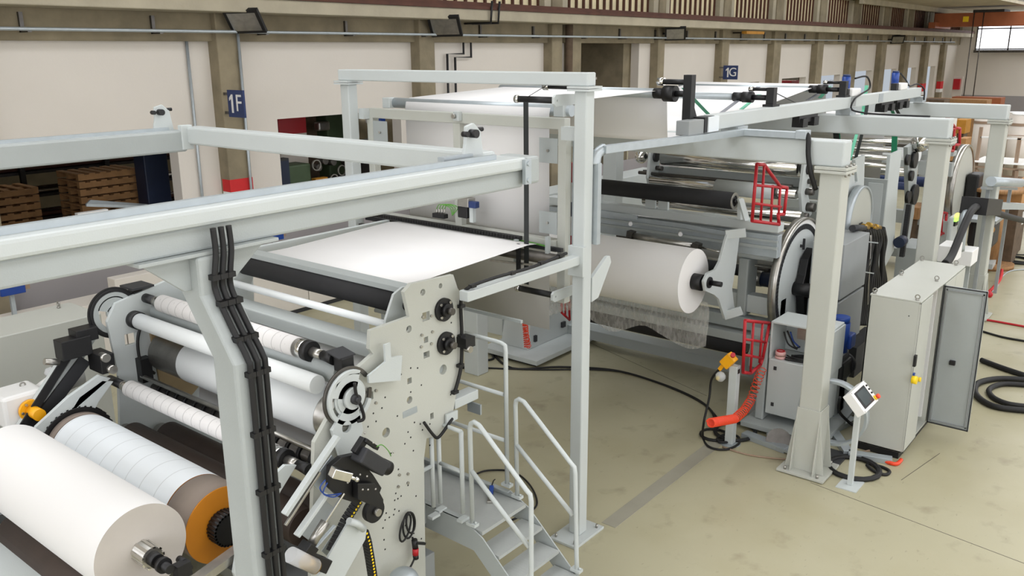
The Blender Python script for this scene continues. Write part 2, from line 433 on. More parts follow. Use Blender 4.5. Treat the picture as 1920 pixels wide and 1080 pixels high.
# wall-mounted things
p = thing('conduit_pipe', 'long thin galvanised pipe running along the concrete lintel', 'pipe', (0,14.6,5.42))
MB().cyl((-8,14.6,5.42), (65.5,14.6,5.42), .03, 10).build('pipe', 'galv', p)
for j in range(28):
    x = 6.2+j*2.2
    MB().box(x-.03, x+.03, 14.6, 14.9, 5.37, 5.42).box(x-.03, x+.03, 14.84, 14.9, 5.37, 5.68).build('bracket', 'steel_dark', p)
for (x, s, ya, yb_, cz) in ((9.62, '1 F', 14.12, 14.62, 4.12), (30.7, '1G', 14.05, 14.62, 4.22)):
    t = thing('column_sign', 'blue sign reading %s sticking out from a concrete wall column' % s, 'sign', (x,14.4,cz-.25))
    MB().box(x-.02, x+.02, ya, yb_, cz-.25, cz+.25).build('panel', 'navy', t)
    MB().box(x-.015, x+.015, yb_, 14.78, cz-.2, cz-.15).box(x-.015, x+.015, yb_, 14.78, cz+.15, cz+.2).build('mount', 'steel_dark', t)
    n_ = (ya+yb_)/2
    Yc = n_+(.13 if s == '1 F' else .12)
    MB().prism([(Yc+.0,cz-.17), (Yc-.055,cz-.17), (Yc-.055,cz+.17), (Yc-.01,cz+.17), (Yc+.06,cz+.1), (Yc+.06,cz+.05), (Yc+.0,cz+.09)], x-.028, x-.021, 'x').build('lettering', 'white', t)
    text('lettering', s[-1], .44, 'white', (x-.024,n_-.1,cz), (PI/2,0,-PI/2), t)
# thin conduits on the wall
for (xa, lab) in ((9.1, 'thin grey conduit left of the blue 1 F sign'), (10.0, 'thin grey conduit on the face of the 1 F column')):
    tag(MB().cyl((xa,14.7 if xa > 9.5 else 15.0,0), (xa,14.7 if xa > 9.5 else 15.0,5.4), .028, 8).build('conduit', 'galv', loc=(xa,14.7,0)), lab, 'pipe')
for dx, lab in ((0, 'left of two black pipes stepping down the wall by the floodlight'), (.28, 'right of two black pipes stepping down the wall by the floodlight')):
    x = 16.05+dx
    tag(MB().tube([(x,14.95,0), (x,14.95,4.98-dx*.3), (x+.6,14.95,4.98-dx*.3), (x+.6,14.95,5.7), (x+.6,14.05,5.7), (x+.6,14.0,6.2)], .03, 8).build('heating_pipe', 'black', loc=(x,14.9,0)), lab, 'pipe')
def flood(x, y, z, lab, s=1):
    t = thing('floodlight', lab, 'lamp', (x,y,z))
    n = Vector((-.62,-.35,-.62)).normalized(); u = Vector((-.45,.85,0)); u = (u-n*u.dot(n)).normalized(); v = n.cross(u)
    c = Vector((x,y,z))
    def slab(hu, hv, n0, n1, name, m):
        vs = [c+u*a*hu+v*b*hv+n*q for q in (n0, n1) for b in (-1, 1) for a in (-1, 1)]
        MB().add(vs, [(0,2,3,1), (4,5,7,6), (0,1,5,4), (2,6,7,3), (0,4,6,2), (1,3,7,5)]).build(name, m, t)
    slab(.34*s, .26*s, -.05, .02, 'housing', 'black'); slab(.28*s, .2*s, .02, .025, 'glass', 'steel')
    MB().cyl(c-n*.3*s, c-n*.05, .17*s, 18, r2=.24*s).build('reflector', 'black', t)
    MB().box(x-.03, x+.03, y+.1, 14.95, z-.02, z+.04).build('arm', 'black', t)
flood(15.3, 14.3, 5.6, 'black floodlight above the column right of the first wall bay', s=1.1)
flood(26.3, 14.3, 5.55, 'black floodlight over the column left of the 1G sign')
flood(51.3, 14.3, 5.5, 'small dark floodlight far along the lintel')
flood(9.9, 14.3, 5.6, 'floodlight above the column with the 1 F sign')
t = thing('strip_light', 'yellowed fluorescent strip light above the 1G sign', 'lamp', (32.2,14.2,5.62))
MB().box(31.6, 33.2, 14.2, 14.4, 5.6, 5.7).build('housing', 'ochre', t); MB().box(31.9, 32.0, 14.4, 14.9, 5.62, 5.68).build('bracket', 'steel_dark', t)
# overhead crane
t = thing('bridge_crane', 'rust-orange overhead crane girder in front of the bright far windows', 'crane', (58,14.1,6.1))
MB().box(57.4, 58, -13.5, 14.05, 6.25, 7.0).box(58.6, 59.2, -13.5, 14.05, 6.25, 7.0).build('girder', 'crane', t)
MB().box(56.5, 60.2, 13.75, 14.12, 6.17, 6.5).build('end_truck', 'crane', t)
MB().box(57.36, 57.4, 12.2, 12.5, 6.5, 6.8).build('plate', 'yellow', t)
MB().box(57.3, 59, 10.4, 12.0, 7.0, 7.15).build('trolley', 'dark_iron', t)
for i in range(2): MB().cyl((57.2,11.9-i*.5,1.6), (57.2,11.9-i*.5,7.0), .03, 6).build('hoist_chain', 'steel_dark', t)
MB().box(57.0, 57.4, 11.3, 12.0, 1.2, 1.6).build('hook_block', 'amber', t)
# grey-white partition along the wall (long low white cabinets)
for i in range(14):
    x = 1+i*1.9
    if 5.3 < x < 7: pass
    t = thing('wall_cabinet', 'low white cabinet in the row along the left wall', 'cabinet', (x,13.8,0), 'white cabinets along the left wall')
    MB().box(x, x+1.88, 13.75, 14.35, .08, 1.12).build('body', 'wall', t, bev=.01)
    MB().box(x, x+1.88, 13.75, 14.35, 0, .08).build('plinth', 'charcoal', t)
    MB().box(x+.8, x+1.1, 13.74, 13.75, .95, .98).build('handle', 'steel_dark', t)
struct(MB().box(-8, 30, 14.98, 15.04, .9, 1.55).build('baseboard_left', 'wall_grey'), 'grey painted band low on the left wall')
# ============================================================ NEAR GANTRY
t = thing('rail_gantry', 'pale grey overhead rail frame in the left foreground on a kinked column', 'frame', (2.4,3.7,0))
MB().box(.6, 4.98, 3.87, 4.14, 4.21, 4.3).build('rail_beam', 'paint', t, bev=.02)
MB().box(.6, 4.98, 3.91, 4.1, 4.08, 4.21).build('lower_beam', 'paint_grey', t, bev=.015)
MB().box(4.98, 5.12, 3.86, 4.16, 4.1, 4.3).build('end_cap', 'paint_grey', t, bev=.02)
pm = MB().box(4.92, 4.99, 3.84, 3.87, 4.11, 4.29)
for z in (4.14, 4.26): pm.cyl((4.955,3.85,z), (4.955,3.83,z), .018, 8)
pm.build('clamp_plate', 'galv', t)
gr = MB().box(.6, 4.75, 3.97, 4.0, 4.3, 4.335).box(.6, 4.75, 4.06, 4.09, 4.3, 4.32)
gr.build('guide_rail', 'galv', t)
ch = MB()
for i in range(150):
    x = .7+i*.027; ch.box(x, x+.014, 4.015, 4.035, 4.3, 4.32)
ch.build('chain', 'steel_dark', t)
MB().box(4.72, 4.9, 4.1, 8.0, 4.17, 4.34).build('cross_beam', 'paint', t, bev=.02)
MB().box(.6, 4.72, 7.95, 8.2, 4.1, 4.31).build('rail_beam', 'paint_grey', t, bev=.02)
MB().box(.6, 4.6, 8.05, 8.08, 4.31, 4.34).build('guide_rail', 'galv', t)
MB().box(4.66, 4.78, 7.93, 8.0, 4.12, 4.36).build('clamp_plate', 'paint', t, bev=.008)
# stop brackets with round black knobs
for (x, y) in ((4.62, 4.1), (4.55, 8.1)):
    b = MB().prism([(x-.1,4.3), (x+.12,4.3), (x+.09,4.5), (x+.02,4.56), (x-.06,4.54), (x-.07,4.42)], y-.02, y+.01).build('stop_bracket', 'paint', t, bev=.005)
    MB().cyl((x-.02,y-.02,4.49), (x-.02,y-.08,4.49), .03, 12).cyl((x-.09,y-.01,4.49), (x-.09,y-.06,4.49), .02, 10).cyl((x+.03,y,4.51), (x+.12,y-.01,4.51), .016, 8).build('knob', 'black', b)
MB().box(4.3, 4.6, 4.06, 4.12, 4.32, 4.35).build('bolt_plate', 'galv', t)
# column: upper part under the rail, a kink outwards, long lower part
cx0, cx1 = 2.28, 2.48
col = MB()
yu0, yu1, yl0, yl1 = 3.86, 4.06, 3.62, 3.82
vs = []
for (z, a, b, xa, xb) in ((0,yl0,yl1,cx0,cx1), (3.54,yl0,yl1,cx0,cx1), (3.86,yu0,yu1,cx0,cx1), (4.06,yu0,yu1,cx0,cx1)):
    vs += [(xa,a,z), (xb,a,z), (xb,b,z), (xa,b,z)]
fs = [(0,3,2,1), (12,13,14,15)]
for k in range(3):
    for i in range(4): fs.append((4*k+i, 4*k+(i+1) % 4, 4*k+4+(i+1) % 4, 4*k+4+i))
col.add(vs, fs); col.build('column', 'paint_grey', t, bev=.018)
each(MB().prism([(2.02,4.06), (2.28,4.06), (2.28,3.88), (2.24,3.88)], 3.94, 3.97).prism([(2.48,4.06), (2.74,4.06), (2.52,3.88), (2.48,3.88)], 3.94, 3.97), 'gusset', 'paint_grey', t, bev=.004)
MB().box(1.98, 2.78, 3.87, 4.11, 4.06, 4.08).build('cap_plate', 'paint_grey', t, bev=.004)
MB().box(2.2, 2.8, 3.4, 4.0, 0, .03).build('base_plate', 'paint_grey', t)
# three hoses strapped to the column
for i in range(3):
    x = 2.35+.045*i
    ps = [Vector((x+.02,3.84,4.2)), Vector((x+.02,3.835,4.08)), Vector((x,3.83,3.97)), Vector((x,3.835,3.87)), Vector((x,3.72,3.70)), Vector((x,3.61,3.56)), Vector((x,3.595,3.48)), Vector((x,3.595,3.0)), Vector((x,3.595,2.4)), Vector((x,3.595,1.2)), Vector((x,3.595,.05))]
    o = tag(MB().tube(ps, .0155, 10, sub=6).build('cable_hose', 'rubber', loc=ps[-1]), ['left', 'middle', 'right'][i]+' one of the three black hoses strapped down the kinked column', 'hose', 'hoses on the kinked column')
    cl = MB()
    for (y, z) in ((3.835,3.95), (3.79,3.82), (3.68,3.65), (3.6,3.48), (3.6,3.15), (3.6,2.82), (3.6,2.45)):
        cl.box(x-.021, x+.021, y-.02, y+.025, z-.014, z+.014)
    each(cl, 'clip', 'black', o)
# ============================================================ REWINDER
YN0, YN1 = 4.83, 4.87     # near side plate
YF0, YF1 = 7.8, 7.84      # far side plate
t = thing('slitter_rewinder', 'large pale grey rewinding machine with a drilled side plate in the left foreground', 'machine', (4.2,6.3,0))
R = t
def pp(px, py): q = at(px, py, Y=YN0); return (q.x, q.z)
out = [pp(*p) for p in ((758,548), (772,532), (850,515), (858,540), (868,556), (870,625), (862,700), (850,770), (832,815), (800,822), (795,860), (798,1075))] + [(4.75,.05), (3.5,.05)] + \
      [pp(*p) for p in ((583,1075), (590,830), (640,740), (672,690), (700,664), (693,655), (695,620), (768,594))]
holes = [circ(*pp(793,548), .028), circ(*pp(826,536), .022), circ(*pp(767,617), .03), sq(*pp(799,593), .085, .075), sq(*pp(799,637), .05), sq(*pp(800,665), .07, .055), circ(*pp(831,693), .045), sq(*pp(768,714), .05), sq(*pp(694,743), .065), circ(*pp(768,750), .032), circ(*pp(724,811), .042), sq(*pp(810,780), .04, .055)]
MB().prism(out, YN0, YN1, 'y', holes).build('side_plate', 'paint_warm', t, bev=.004)
# small drilled holes and bolts
random.seed(3)
dh = MB(); bt = MB()
for (px, py) in ((750,690), (752,702), (746,700), (770,690), (783,690), (770,735), (790,722), (722,745), (716,765), (700,775), (745,780), (777,792), (788,795), (806,795), (765,810), (770,820), (838,792), (808,812), (792,806), (806,835), (775,845), (747,880), (742,925), (740,938), (746,935), (752,930), (740,955), (738,965), (748,958), (724,962), (722,975), (730,970), (718,990), (765,910), (780,930), (690,800), (705,790), (733,850), (759,832), (846,605), (852,640), (845,740), (790,1010), (760,985), (776,1000), (720,1012), (722,1030)):
    q = at(px, py, Y=YN0); dh.cyl((q.x,YN0-.0015,q.z), (q.x,YN0+.003,q.z), .008, 8)
for (px, py) in ((792,594), (808,592), (790,628), (810,622), (789,650), (808,644), (684,735), (704,732), (684,760), (704,755), (748,890), (764,888), (746,912), (764,905)):
    q = at(px, py, Y=YN0); bt.cyl((q.x,YN0-.015,q.z), (q.x,YN0,q.z), .012, 6)
each(dh, 'drilled_hole', 'black', t); each(bt, 'bolt', 'steel', t)
MB().box(*sorted((at(755,775,Y=YN0).x, at(782,770,Y=YN0).x)), YN0-.003, YN0, at(770,778,Y=YN0).z, at(770,766,Y=YN0).z).build('rating_plate', 'galv', t)
# black flange bearings
for (px, py) in ((830,580), (834,643)):
    c = at(px, py, Y=YN0); fl = MB().cyl((c.x,YN0,c.z), (c.x,YN0-.03,c.z), .1, 28).cyl((c.x,YN0-.03,c.z), (c.x,YN0-.075,c.z), .055, 24).build('flange_bearing', 'black', t)
    sh = MB().cyl((c.x,YN0-.075,c.z), (c.x,YN0-.12,c.z), .03, 18)
    sh.build('shaft_end', 'steel_dark', fl)
    for a in range(4): g = PI/4+a*PI/2; MB().cyl((c.x+.078*math.cos(g),YN0-.03,c.z+.078*math.sin(g)), (c.x+.078*math.cos(g),YN0-.045,c.z+.078*math.sin(g)), .013, 6).build('bolt', 'steel', fl)
c = at(862, 648, Y=YN0)
MB().box(c.x-.04, c.x+.08, 4.72, YN0, c.z-.0, c.z+.09).build('bracket', 'black', t)
MB().cyl((c.x,4.76,c.z-.01), (c.x,4.7,c.z-.01), .03, 14).build('limit_switch', 'steel', t)
# far side plate
out = [(3.58,.05), (3.6,1.5), (3.66,2.1), (3.62,2.62), (3.72,2.78), (4.3,2.9), (4.75,2.98), (4.8,3.15), (5.1,3.2), (5.25,3.0), (5.2,1.9), (4.75,1.6), (4.75,.05)]
MB().prism(out, YF0, YF1, 'y', [sq(3.82,2.4,.11), circ(3.9,2.13,.06), circ(4.5,2.3,.15)]).build('side_plate', 'paint', t, bev=.004)
MB().prism([(4.0,2.55), (4.5,2.5), (4.5,1.75), (4.3,1.6), (4.05,1.8)], YF0-.03, YF0).build('inner_panel', 'film_brown', t, bev=.004)
MB().box(4.16, 4.42, YF0-.2, YF0-.03, 2.1, 2.3).build('actuator', 'black', t)
# top rollers, beam, cheeks
cheek = [pp(758,590), pp(756,545), pp(768,528), pp(778,530), pp(776,590)]
for y in (5.0, 7.27):
    q = [(4.52,2.72), (4.56,2.95), (4.66,3.14), (4.76,3.18), (4.9,3.16), (4.96,3.02), (4.8,2.72)]
    MB().prism(q, y, y+.025).build('cheek_plate', 'paint', t, bev=.003)
    MB().cyl((4.8,y-.02,3.02), (4.8,y+.02,3.02), .05, 18).build('bearing', 'black', t)
MB().cyl((4.8,5.03,3.02), (4.8,7.26,3.02), .092, 32).build('roller', 'black_matte', t, label='thick matt black top roller')
MB().cyl((4.62,5.03,2.88), (4.62,7.26,2.88), .034, 20).build('roller', 'white_roller', t, label='thin white roller below the black one')
MB().box(4.78, 4.92, 5.03, 7.26, 3.115, 3.16).build('guard_strip', 'paint_grey', t)
MB().box(4.46, 4.66, 4.87, 7.8, 2.62, 2.74).build('cross_beam', 'paint', t, bev=.012)
MB().box(4.92, 5.1, 4.87, 7.8, 2.3, 2.5).build('cross_beam', 'paint_grey', t, bev=.01)
MB().box(4.5, 4.9, 4.87, 7.8, .3, .7).build('cross_beam', 'paint_dark', t, bev=.01)
# grey web running down inside the machine
MB().add([(4.72,5.0,2.60), (4.72,7.4,2.60), (4.34,7.4,2.42), (4.34,5.0,2.42), (4.22,5.0,1.7), (4.22,7.4,1.7)], [(0,1,2,3), (3,2,5,4)]).build('inner_web', 'web', t)
# lever roller and its discs
MB().cyl((3.88,5.06,2.585), (3.88,7.7,2.585), .075, 32).build('roller', 'white_roller', t, label='long white roller across the machine front')
MB().cyl((4.1,5.0,2.63), (4.1,7.7,2.63), .11, 32).build('roller', 'paint_grey', t)
MB().cyl((4.12,4.95,2.22), (4.12,7.7,2.22), .2, 40).build('roller', 'steel', t, label='large polished steel roller')
MB().cyl((4.12,5.2,2.22), (4.12,7.2,2.22), .204, 40).build('web_wrap', 'white_roller', t)
def lever(y, s, far=False):
    cxz = (3.955, 2.53); cx, cz = cxz
    g = MB().ring((cx,y,cz), (cx,y+.03,cz), .215, .18, 40, a0=math.radians(20), a1=math.radians(300)).ring((cx,y,cz), (cx,y+.04,cz), .13, .03, 28)
    g.prism([(cx-.18,cz+.05), (cx-.13,cz+.15), (cx,cz+.19), (cx+.1,cz+.17), (cx+.06,cz+.05), (cx-.05,cz-.0)], y, y+.03)
    g.prism([(cx-.06,cz-.06), (cx+.06,cz-.06), (cx+.1,cz-.3), (cx-.02,cz-.5), (cx-.14,cz-.45), (cx-.2,cz-.2)], y, y+.03, 'y', [circ(cx-.06,cz-.22,.045)])
    o = g.build('lever_disc', 'paint', t, bev=.003)
    MB().cyl((cx,y+s*.035,cz), (cx,y,cz), .085, 28).cyl((cx,y+.01,cz), (cx,y+.025,cz), .15, 32).build('hub_housing', 'paint', o)
    MB().cyl((cx,y+s*.07,cz), (cx,y,cz), .04, 20).cyl((cx,y+s*.09,cz), (cx,y,cz), .02, 12).build('hub', 'charcoal', o)
    MB().ring((cx,y+.03,cz), (cx,y+.05,cz), .235, .205, 44, math.radians(0), math.radians(330)).build('toothed_rim', 'steel_dark', o)
    return o
lever(4.76, -1)
# far toothed disc beside the white roller
cx, cz = 3.72, 2.68; y = 7.84
g = MB().ring((cx,y,cz), (cx,y+.03,cz), .2, .15, 36).ring((cx,y,cz), (cx,y+.03,cz), .07, .03, 20).ring((cx,y,cz),(cx,y+.03,cz),.16,.06,20,math.radians(200),math.radians(330))
o = g.build('lever_disc', 'paint_grey', t)
tm = MB().ring((cx,y+.0,cz), (cx,y+.035,cz), .225, .2, 44)
for i in range(44):
    a = 2*PI*i/44; tm.bar((cx+.22*math.cos(a),y+.018,cz+.22*math.sin(a)), (cx+.245*math.cos(a),y+.018,cz+.245*math.sin(a)), .035, .018, (0,1,0))
tm.build('toothed_rim', 'black', o)
MB().cyl((3.88,7.7,2.585), (3.88,7.84,2.585), .085, 24).build('bearing', 'black', t)
# front arms: curved cheek plates that carry the winding drums
for y in (4.9, 7.62):
    q = [(3.0,1.15), (2.92,1.5), (3.02,1.85), (3.2,2.05), (3.42,2.14), (3.52,2.1), (3.36,1.95), (3.26,1.8), (3.3,1.3), (3.25,1.1)]
    MB().prism(q, y, y+.03, 'y', [circ(3.12,1.62,.05)]).build('arm_plate', 'paint', t, bev=.003)
# dark drums and bars between plates
MB().cyl((3.62,5.0,1.5), (3.62,7.6,1.5), .15, 32).build('drum', 'brown', t, label='dark brown rubber drum')
MB().cyl((3.98,5.0,1.38), (3.98,7.6,1.38), .15, 32).build('drum', 'brown', t, label='dark brown rubber drum')
MB().cyl((3.62,7.6,1.5), (3.62,7.75,1.5), .1, 20).cyl((3.98,7.6,1.38), (3.98,7.75,1.38), .1, 20).build('drum_hub', 'steel', t)
kn = MB().cyl((3.98,4.9,1.86), (3.98,7.75,1.86), .055, 20); kn.build('knife_shaft', 'steel_dark', t)
kr = MB()
for i in range(17): y = 5.1+i*.155; kr.cyl((3.98,y,1.86), (3.98,y+.035,1.86), .075, 24)
each(kr, 'knife_ring', 'black', t)
MB().cyl((3.86,4.9,2.02), (3.86,7.75,2.02), .022, 14).build('tie_rod', 'steel', t)
MB().box(3.84, 3.95, 7.7, 7.8, 1.96, 2.2).build('rod_bracket', 'black', t)
MB().tube([at(265,608,Y=7.75), at(258,640,Y=7.75), at(265,680,Y=7.74), at(290,700,Y=7.74)], .015, 8, sub=5).build('hose', 'rubber', t)
MB().box(3.3, 4.6, 4.95, 7.7, .95, 1.05).build('table', 'paint_dark', t)
MB().box(2.2, 4.7, 7.86, 8.0, .1, 1.1).build('frame_box', 'paint_dark', t)
MB().box(1.5, 2.6, 5.3, 7.2, 1.28, 1.36).build('out_tray', 'paint', t, bev=.01)
MB().cyl((2.35,4.9,1.3), (2.35,7.0,1.3), .22, 36).build('drum', 'brown', t, label='dark brown lower drum under the front roll')
fm = MB()
for x in (1.7, 1.95, 2.2): fm.box(x, x+.08, 7.45, 7.6, .0, 1.9)
each(fm, 'frame_post', 'charcoal', t)
MB().box(1.2, 3.4, 7.3, 7.9, .1, 1.0).build('drive_housing', 'dark_iron', t)
# sloping slide rails (far side and near side) with their carriages
def slide(x0, z0, x1, z1, y, s, near):
    a = Vector((x0,y,z0)); b = Vector((x1,y,z1)); d = (b-a).normalized(); n = Vector((-d.z,0,d.x))
    if n.z < 0: n = -n
    MB().bar(a+n*.11, b+n*.11, .09, .04, n).build('slide_rail', 'paint', t, bev=.004)
    MB().bar(a+n*.11-Vector((0,s*.05,0)), b+n*.11-Vector((0,s*.05,0)), .02, .07, n).build('slide_bar', 'black_matte' if not near else 'galv', t)
    MB().bar(a, b, .05, .1, n).build('slide_rail', 'paint_grey', t, bev=.004)
    return a, b, d, n
slide(2.75, 1.65, 3.5, 2.5, 7.9, 1, False)
# far carriage
m_ = MB().box(3.15, 3.42, 7.72, 7.88, 2.38, 2.56).box(3.3, 3.5, 7.74, 7.9, 2.5, 2.62).box(3.42, 3.55, 7.6, 7.85, 2.2, 2.38)
m_.build('carriage', 'black', t, bev=.006)
MB().cyl((3.0,7.75,2.42), (3.12,7.75,2.38), .03, 12).cyl((3.46,7.66,2.36), (3.46,7.56,2.36), .04, 14).cyl((3.5,7.64,2.24), (3.5,7.54,2.24), .04, 14).build('cylinder', 'steel', t)
MB().bar((2.6,7.95,1.55), (3.4,7.95,2.3), .2, .12, (0,0,1)).build('motor_housing', 'charcoal', t)
q = [(2.75,1.45), (2.68,1.72), (2.8,1.9), (3.1,2.08), (3.4,2.2), (3.5,2.14), (3.2,1.98), (2.95,1.82), (2.9,1.5)]
MB().prism(q, 7.62, 7.66).build('arm_plate', 'paint', t, bev=.003)
# ---------------- winding rolls
def roll(name, lab, cat, c0, c1, r, m, end='paper_end', core=.06, ex=None):
    c0 = Vector(c0); c1 = Vector(c1); t = thing(name, lab, cat, (c0+c1)/2-Vector((0,0,r)))
    MB().cyl(c0, c1, r, 72, cap=False).build('paper_wrap', m, t)
    each(MB().ring(c0, c0+Vector((0,.01,0)), r*.9985, core, 64).ring(c1-Vector((0,.01,0)), c1, r*.9985, core, 64), 'end_face', end, t)
    return t
c0 = at(262, 1018, Y=5.26)
fx, fz = 2.465, 1.765
t = roll('paper_roll', 'big plain white roll at the lower left, nearest of all rolls', 'roll', (fx,5.26,fz), (fx,7.36,fz), .33, 'paper')
MB().cyl((fx,5.12,fz), (fx,7.5,fz), .075, 28).build('core_tube', 'steel', t)
m_ = MB()
for i in range(9):
    a = 2*PI*i/9; m_.bar((fx+.076*math.cos(a),5.11,fz+.076*math.sin(a)), (fx+.076*math.cos(a),5.27,fz+.076*math.sin(a)), .022, .012, (math.cos(a),0,math.sin(a)))
each(m_, 'expanding_lug', 'chrome', t)
MB().cyl((fx,5.12,fz), (fx,5.05,fz), .05, 24).cyl((fx,5.05,fz), (fx,4.9,fz), .032, 20).cyl((fx,5.0,fz), (fx,4.97,fz), .055, 24).build('shaft', 'black', t)
# its chuck bracket
MB().box(fx+.04, fx+.14, 4.88, 4.95, fz-.1, fz+.0).cyl((fx+.12,4.93,fz-.02), (fx+.12,5.0,fz-.02), .025, 12).cyl((fx+.15,4.93,fz-.08), (fx+.15,5.0,fz-.08), .025, 12).build('chuck', 'black', t)
MB().bar((2.6,5.0,1.5), (3.2,5.0,1.62), .09, .06).build('chuck_bar', 'steel', t)
sx, sz = 3.13, 1.62
t = roll('paper_roll', 'second big roll with faint rings and a brown end cap behind the front roll', 'roll', (sx,5.66,sz), (sx,7.5,sz), .3, 'ringed_paper', 'orange_core')
each(MB().cyl((sx,5.36,sz), (sx,5.65,sz), .3, 64).cyl((sx,7.51,sz), (sx,7.6,sz), .3, 64), 'kraft_band', 'kraft', t)
MB().cyl((sx,5.35,sz), (sx,5.36,sz), .2985, 56).build('core_disc', 'orange_core', t)
MB().ring((sx,5.345,sz), (sx,5.35,sz), .12, .11, 40).build('scribed_ring', 'yellow', t)
g = MB().cyl((sx,5.34,sz), (sx,5.24,sz), .13, 36)
for i in range(28):
    a = 2*PI*i/28; g.bar((sx+.125*math.cos(a),5.24,sz+.125*math.sin(a)), (sx+.125*math.cos(a),5.34,sz+.125*math.sin(a)), .014, .02, (math.cos(a),0,math.sin(a)))
g.build('gear_disc', 'black', t)
g = MB().cyl((sx,7.61,sz), (sx,7.72,sz), .34, 44)
for i in range(40):
    a = 2*PI*i/40; g.bar((sx+.34*math.cos(a),7.62,sz+.34*math.sin(a)), (sx+.34*math.cos(a),7.72,sz+.34*math.sin(a)), .02, .02, (math.cos(a),0,math.sin(a)))
g.build('gear_disc', 'black', t)
# printed cores on their shafts
def core(lab, A, B, r, near_chrome=True):
    A = Vector(A); B = Vector(B); t = thing('printed_core', lab, 'paper core', (A+B)/2-Vector((0,0,r)))
    MB().cyl(A, B, r, 32).build('core_tube', 'printed_core', t)
    each(MB().cyl(A-Vector((0,.13,0)), A, r*.95, 24).cyl(B, B+Vector((0,.07,0)), r*.7, 24), 'expanding_sleeve', 'chrome', t)
    MB().cyl(A-Vector((0,.17,0)), A-Vector((0,.1,0)), r*1.02, 24).build('collar', 'black', t)
    each(MB().cyl(A-Vector((0,.3,0)), A-Vector((0,.17,0)), r*.5, 20).cyl(B+Vector((0,.07,0)), B+Vector((0,.12,0)), r*.6, 16), 'shaft', 'steel', t)
    each(MB().cyl(A-Vector((0,.44,0)), A-Vector((0,.3,0)), r*.62, 20, r2=r*.45).cyl(B+Vector((0,.12,0)), B+Vector((0,.38,0)), r*.55, 20), 'chuck', 'black', t)
    return t
core('upper printed paper core lying above the white roller', (4.02,5.45,2.765), (4.02,7.5,2.765), .082)
core('lower printed paper core in front of the knife shaft', (3.6,5.3,2.04), (3.6,7.48,2.04), .078)
# chuck block and square plate at the near end of the upper core
t = thing('chuck_block', 'black chuck block with a flat top plate at the end of the upper printed core', 'clamp', (4.03,4.98,2.6))
MB().box(4.0, 4.12, 4.9, 5.0, 2.68, 2.79).cyl((4.04,4.88,2.71),(4.04,4.9,2.71),.016,10).build('block', 'black', t, bev=.006)
MB().add([(3.98,4.91,2.79), (4.14,4.9,2.79), (4.14,5.05,2.82), (3.98,5.06,2.82), (3.98,4.91,2.80), (4.14,4.9,2.80), (4.14,5.05,2.83), (3.98,5.06,2.83)], [(0,1,2,3), (4,7,6,5), (0,4,5,1), (1,5,6,2), (2,6,7,3), (3,7,4,0)]).build('cover_plate', 'charcoal', t)
t = thing('chuck_block', 'black chuck block with flat plate at the far end of the upper printed core', 'clamp', (3.95,7.85,2.6))
MB().box(3.92, 4.08, 7.82, 7.95, 2.7, 2.84).build('block', 'black', t); MB().box(3.88, 4.1, 7.76, 8.0, 2.87, 2.89).build('cover_plate', 'charcoal', t)
# guard tray plate under the block
tag(MB().prism([(4.12,2.6), (4.45,2.52), (4.48,2.72), (4.36,2.74), (4.36,2.86), (4.3,2.86), (4.3,2.72), (4.12,2.66)], 4.74, 4.76).build('guard_plate', 'paint', loc=(4.3,4.75,2.52)), 'stepped white sheet guard on the side plate beside the chuck block', 'plate')
# ---------------- near slide assembly
t = thing('core_loader', 'sloping core loader with slide rails, black motor and cylinder on the side plate', 'machine unit', (3.4,4.6,0))
def q3(px, py, Y=4.6): return at(px, py, Y=Y)
def strip(name, a, b, w, h, m, Y=4.6, dy=0, par=None):
    A = q3(*a, Y); B = q3(*b, Y); d = (B-A).normalized(); n = d.cross(Vector((0,1,0)))
    if n.z < 0: n = -n
    return MB().bar(A, B, w, h, n).build(name, m, par or t, bev=.003)
strip('slide_rail', (632,818), (533,965), .05, .035, 'paint', 4.6)
strip('slide_rail', (612,925), (556,1005), .05, .03, 'paint', 4.55)
strip('linear_guide', (600,885), (535,985), .02, .02, 'steel', 4.58)
strip('linear_guide', (628,985), (560,1062), .03, .012, 'galv', 4.56)
strip('back_panel', (628,860), (590,912), .01, .1, 'galv', 4.66)
strip('back_panel', (618,945), (575,1010), .01, .14, 'paint_grey', 4.72)
strip('back_panel', (650,980), (610,1040), .01, .12, 'paint_grey', 4.68)
strip('piston_rod', (645,925), (603,990), .016, .016, 'chrome', 4.5)
A = q3(610, 978, 4.5); B = q3(583, 1022, 4.5); MB().cyl(A, B, .035, 18).build('cylinder', 'steel', t)
MB().bar(q3(583,1020,4.5), q3(566,1045,4.5), .1, .1).build('cylinder_mount', 'black', t, bev=.006)
MB().bar(q3(610,1060,4.52), q3(560,1040,4.52), .1, .1).build('end_block', 'black', t, bev=.006)
# black servo motor and gear plates
c = q3(690, 860, 4.5)
MB().bar(q3(672,850,4.5), q3(715,876,4.5), .13, .12, (0,0,1)).build('servo_motor', 'charcoal', t, bev=.012)
MB().cyl(q3(715,872,4.5), q3(728,878,4.5), .055, 20).build('motor_cap', 'black', t)
MB().bar(q3(683,822,4.52), q3(665,850,4.52), .05, .06).bar(q3(683,824,4.5), q3(706,840,4.5), .05, .03).build('motor_bracket', 'black', t, bev=.004)
MB().prism([(lambda v: (v.x, v.z))(at(px, py, Y=4.55)) for px, py in ((620,875), (640,858), (668,852), (700,890), (716,915), (712,925), (690,930), (672,945), (640,935), (618,915))], 4.55, 4.6).build('gear_plate', 'black', t, bev=.005)
MB().prism([(lambda v: (v.x, v.z))(at(px, py, Y=4.5)) for px, py in ((668,905), (700,905), (716,935), (716,950), (690,945), (668,935))], 4.48, 4.54).build('gear_plate', 'black', t, bev=.005)
c = q3(696, 955, 4.7); MB().cyl(c, c+Vector((0,-.05,0)), .095, 28).build('flange', 'black', t)
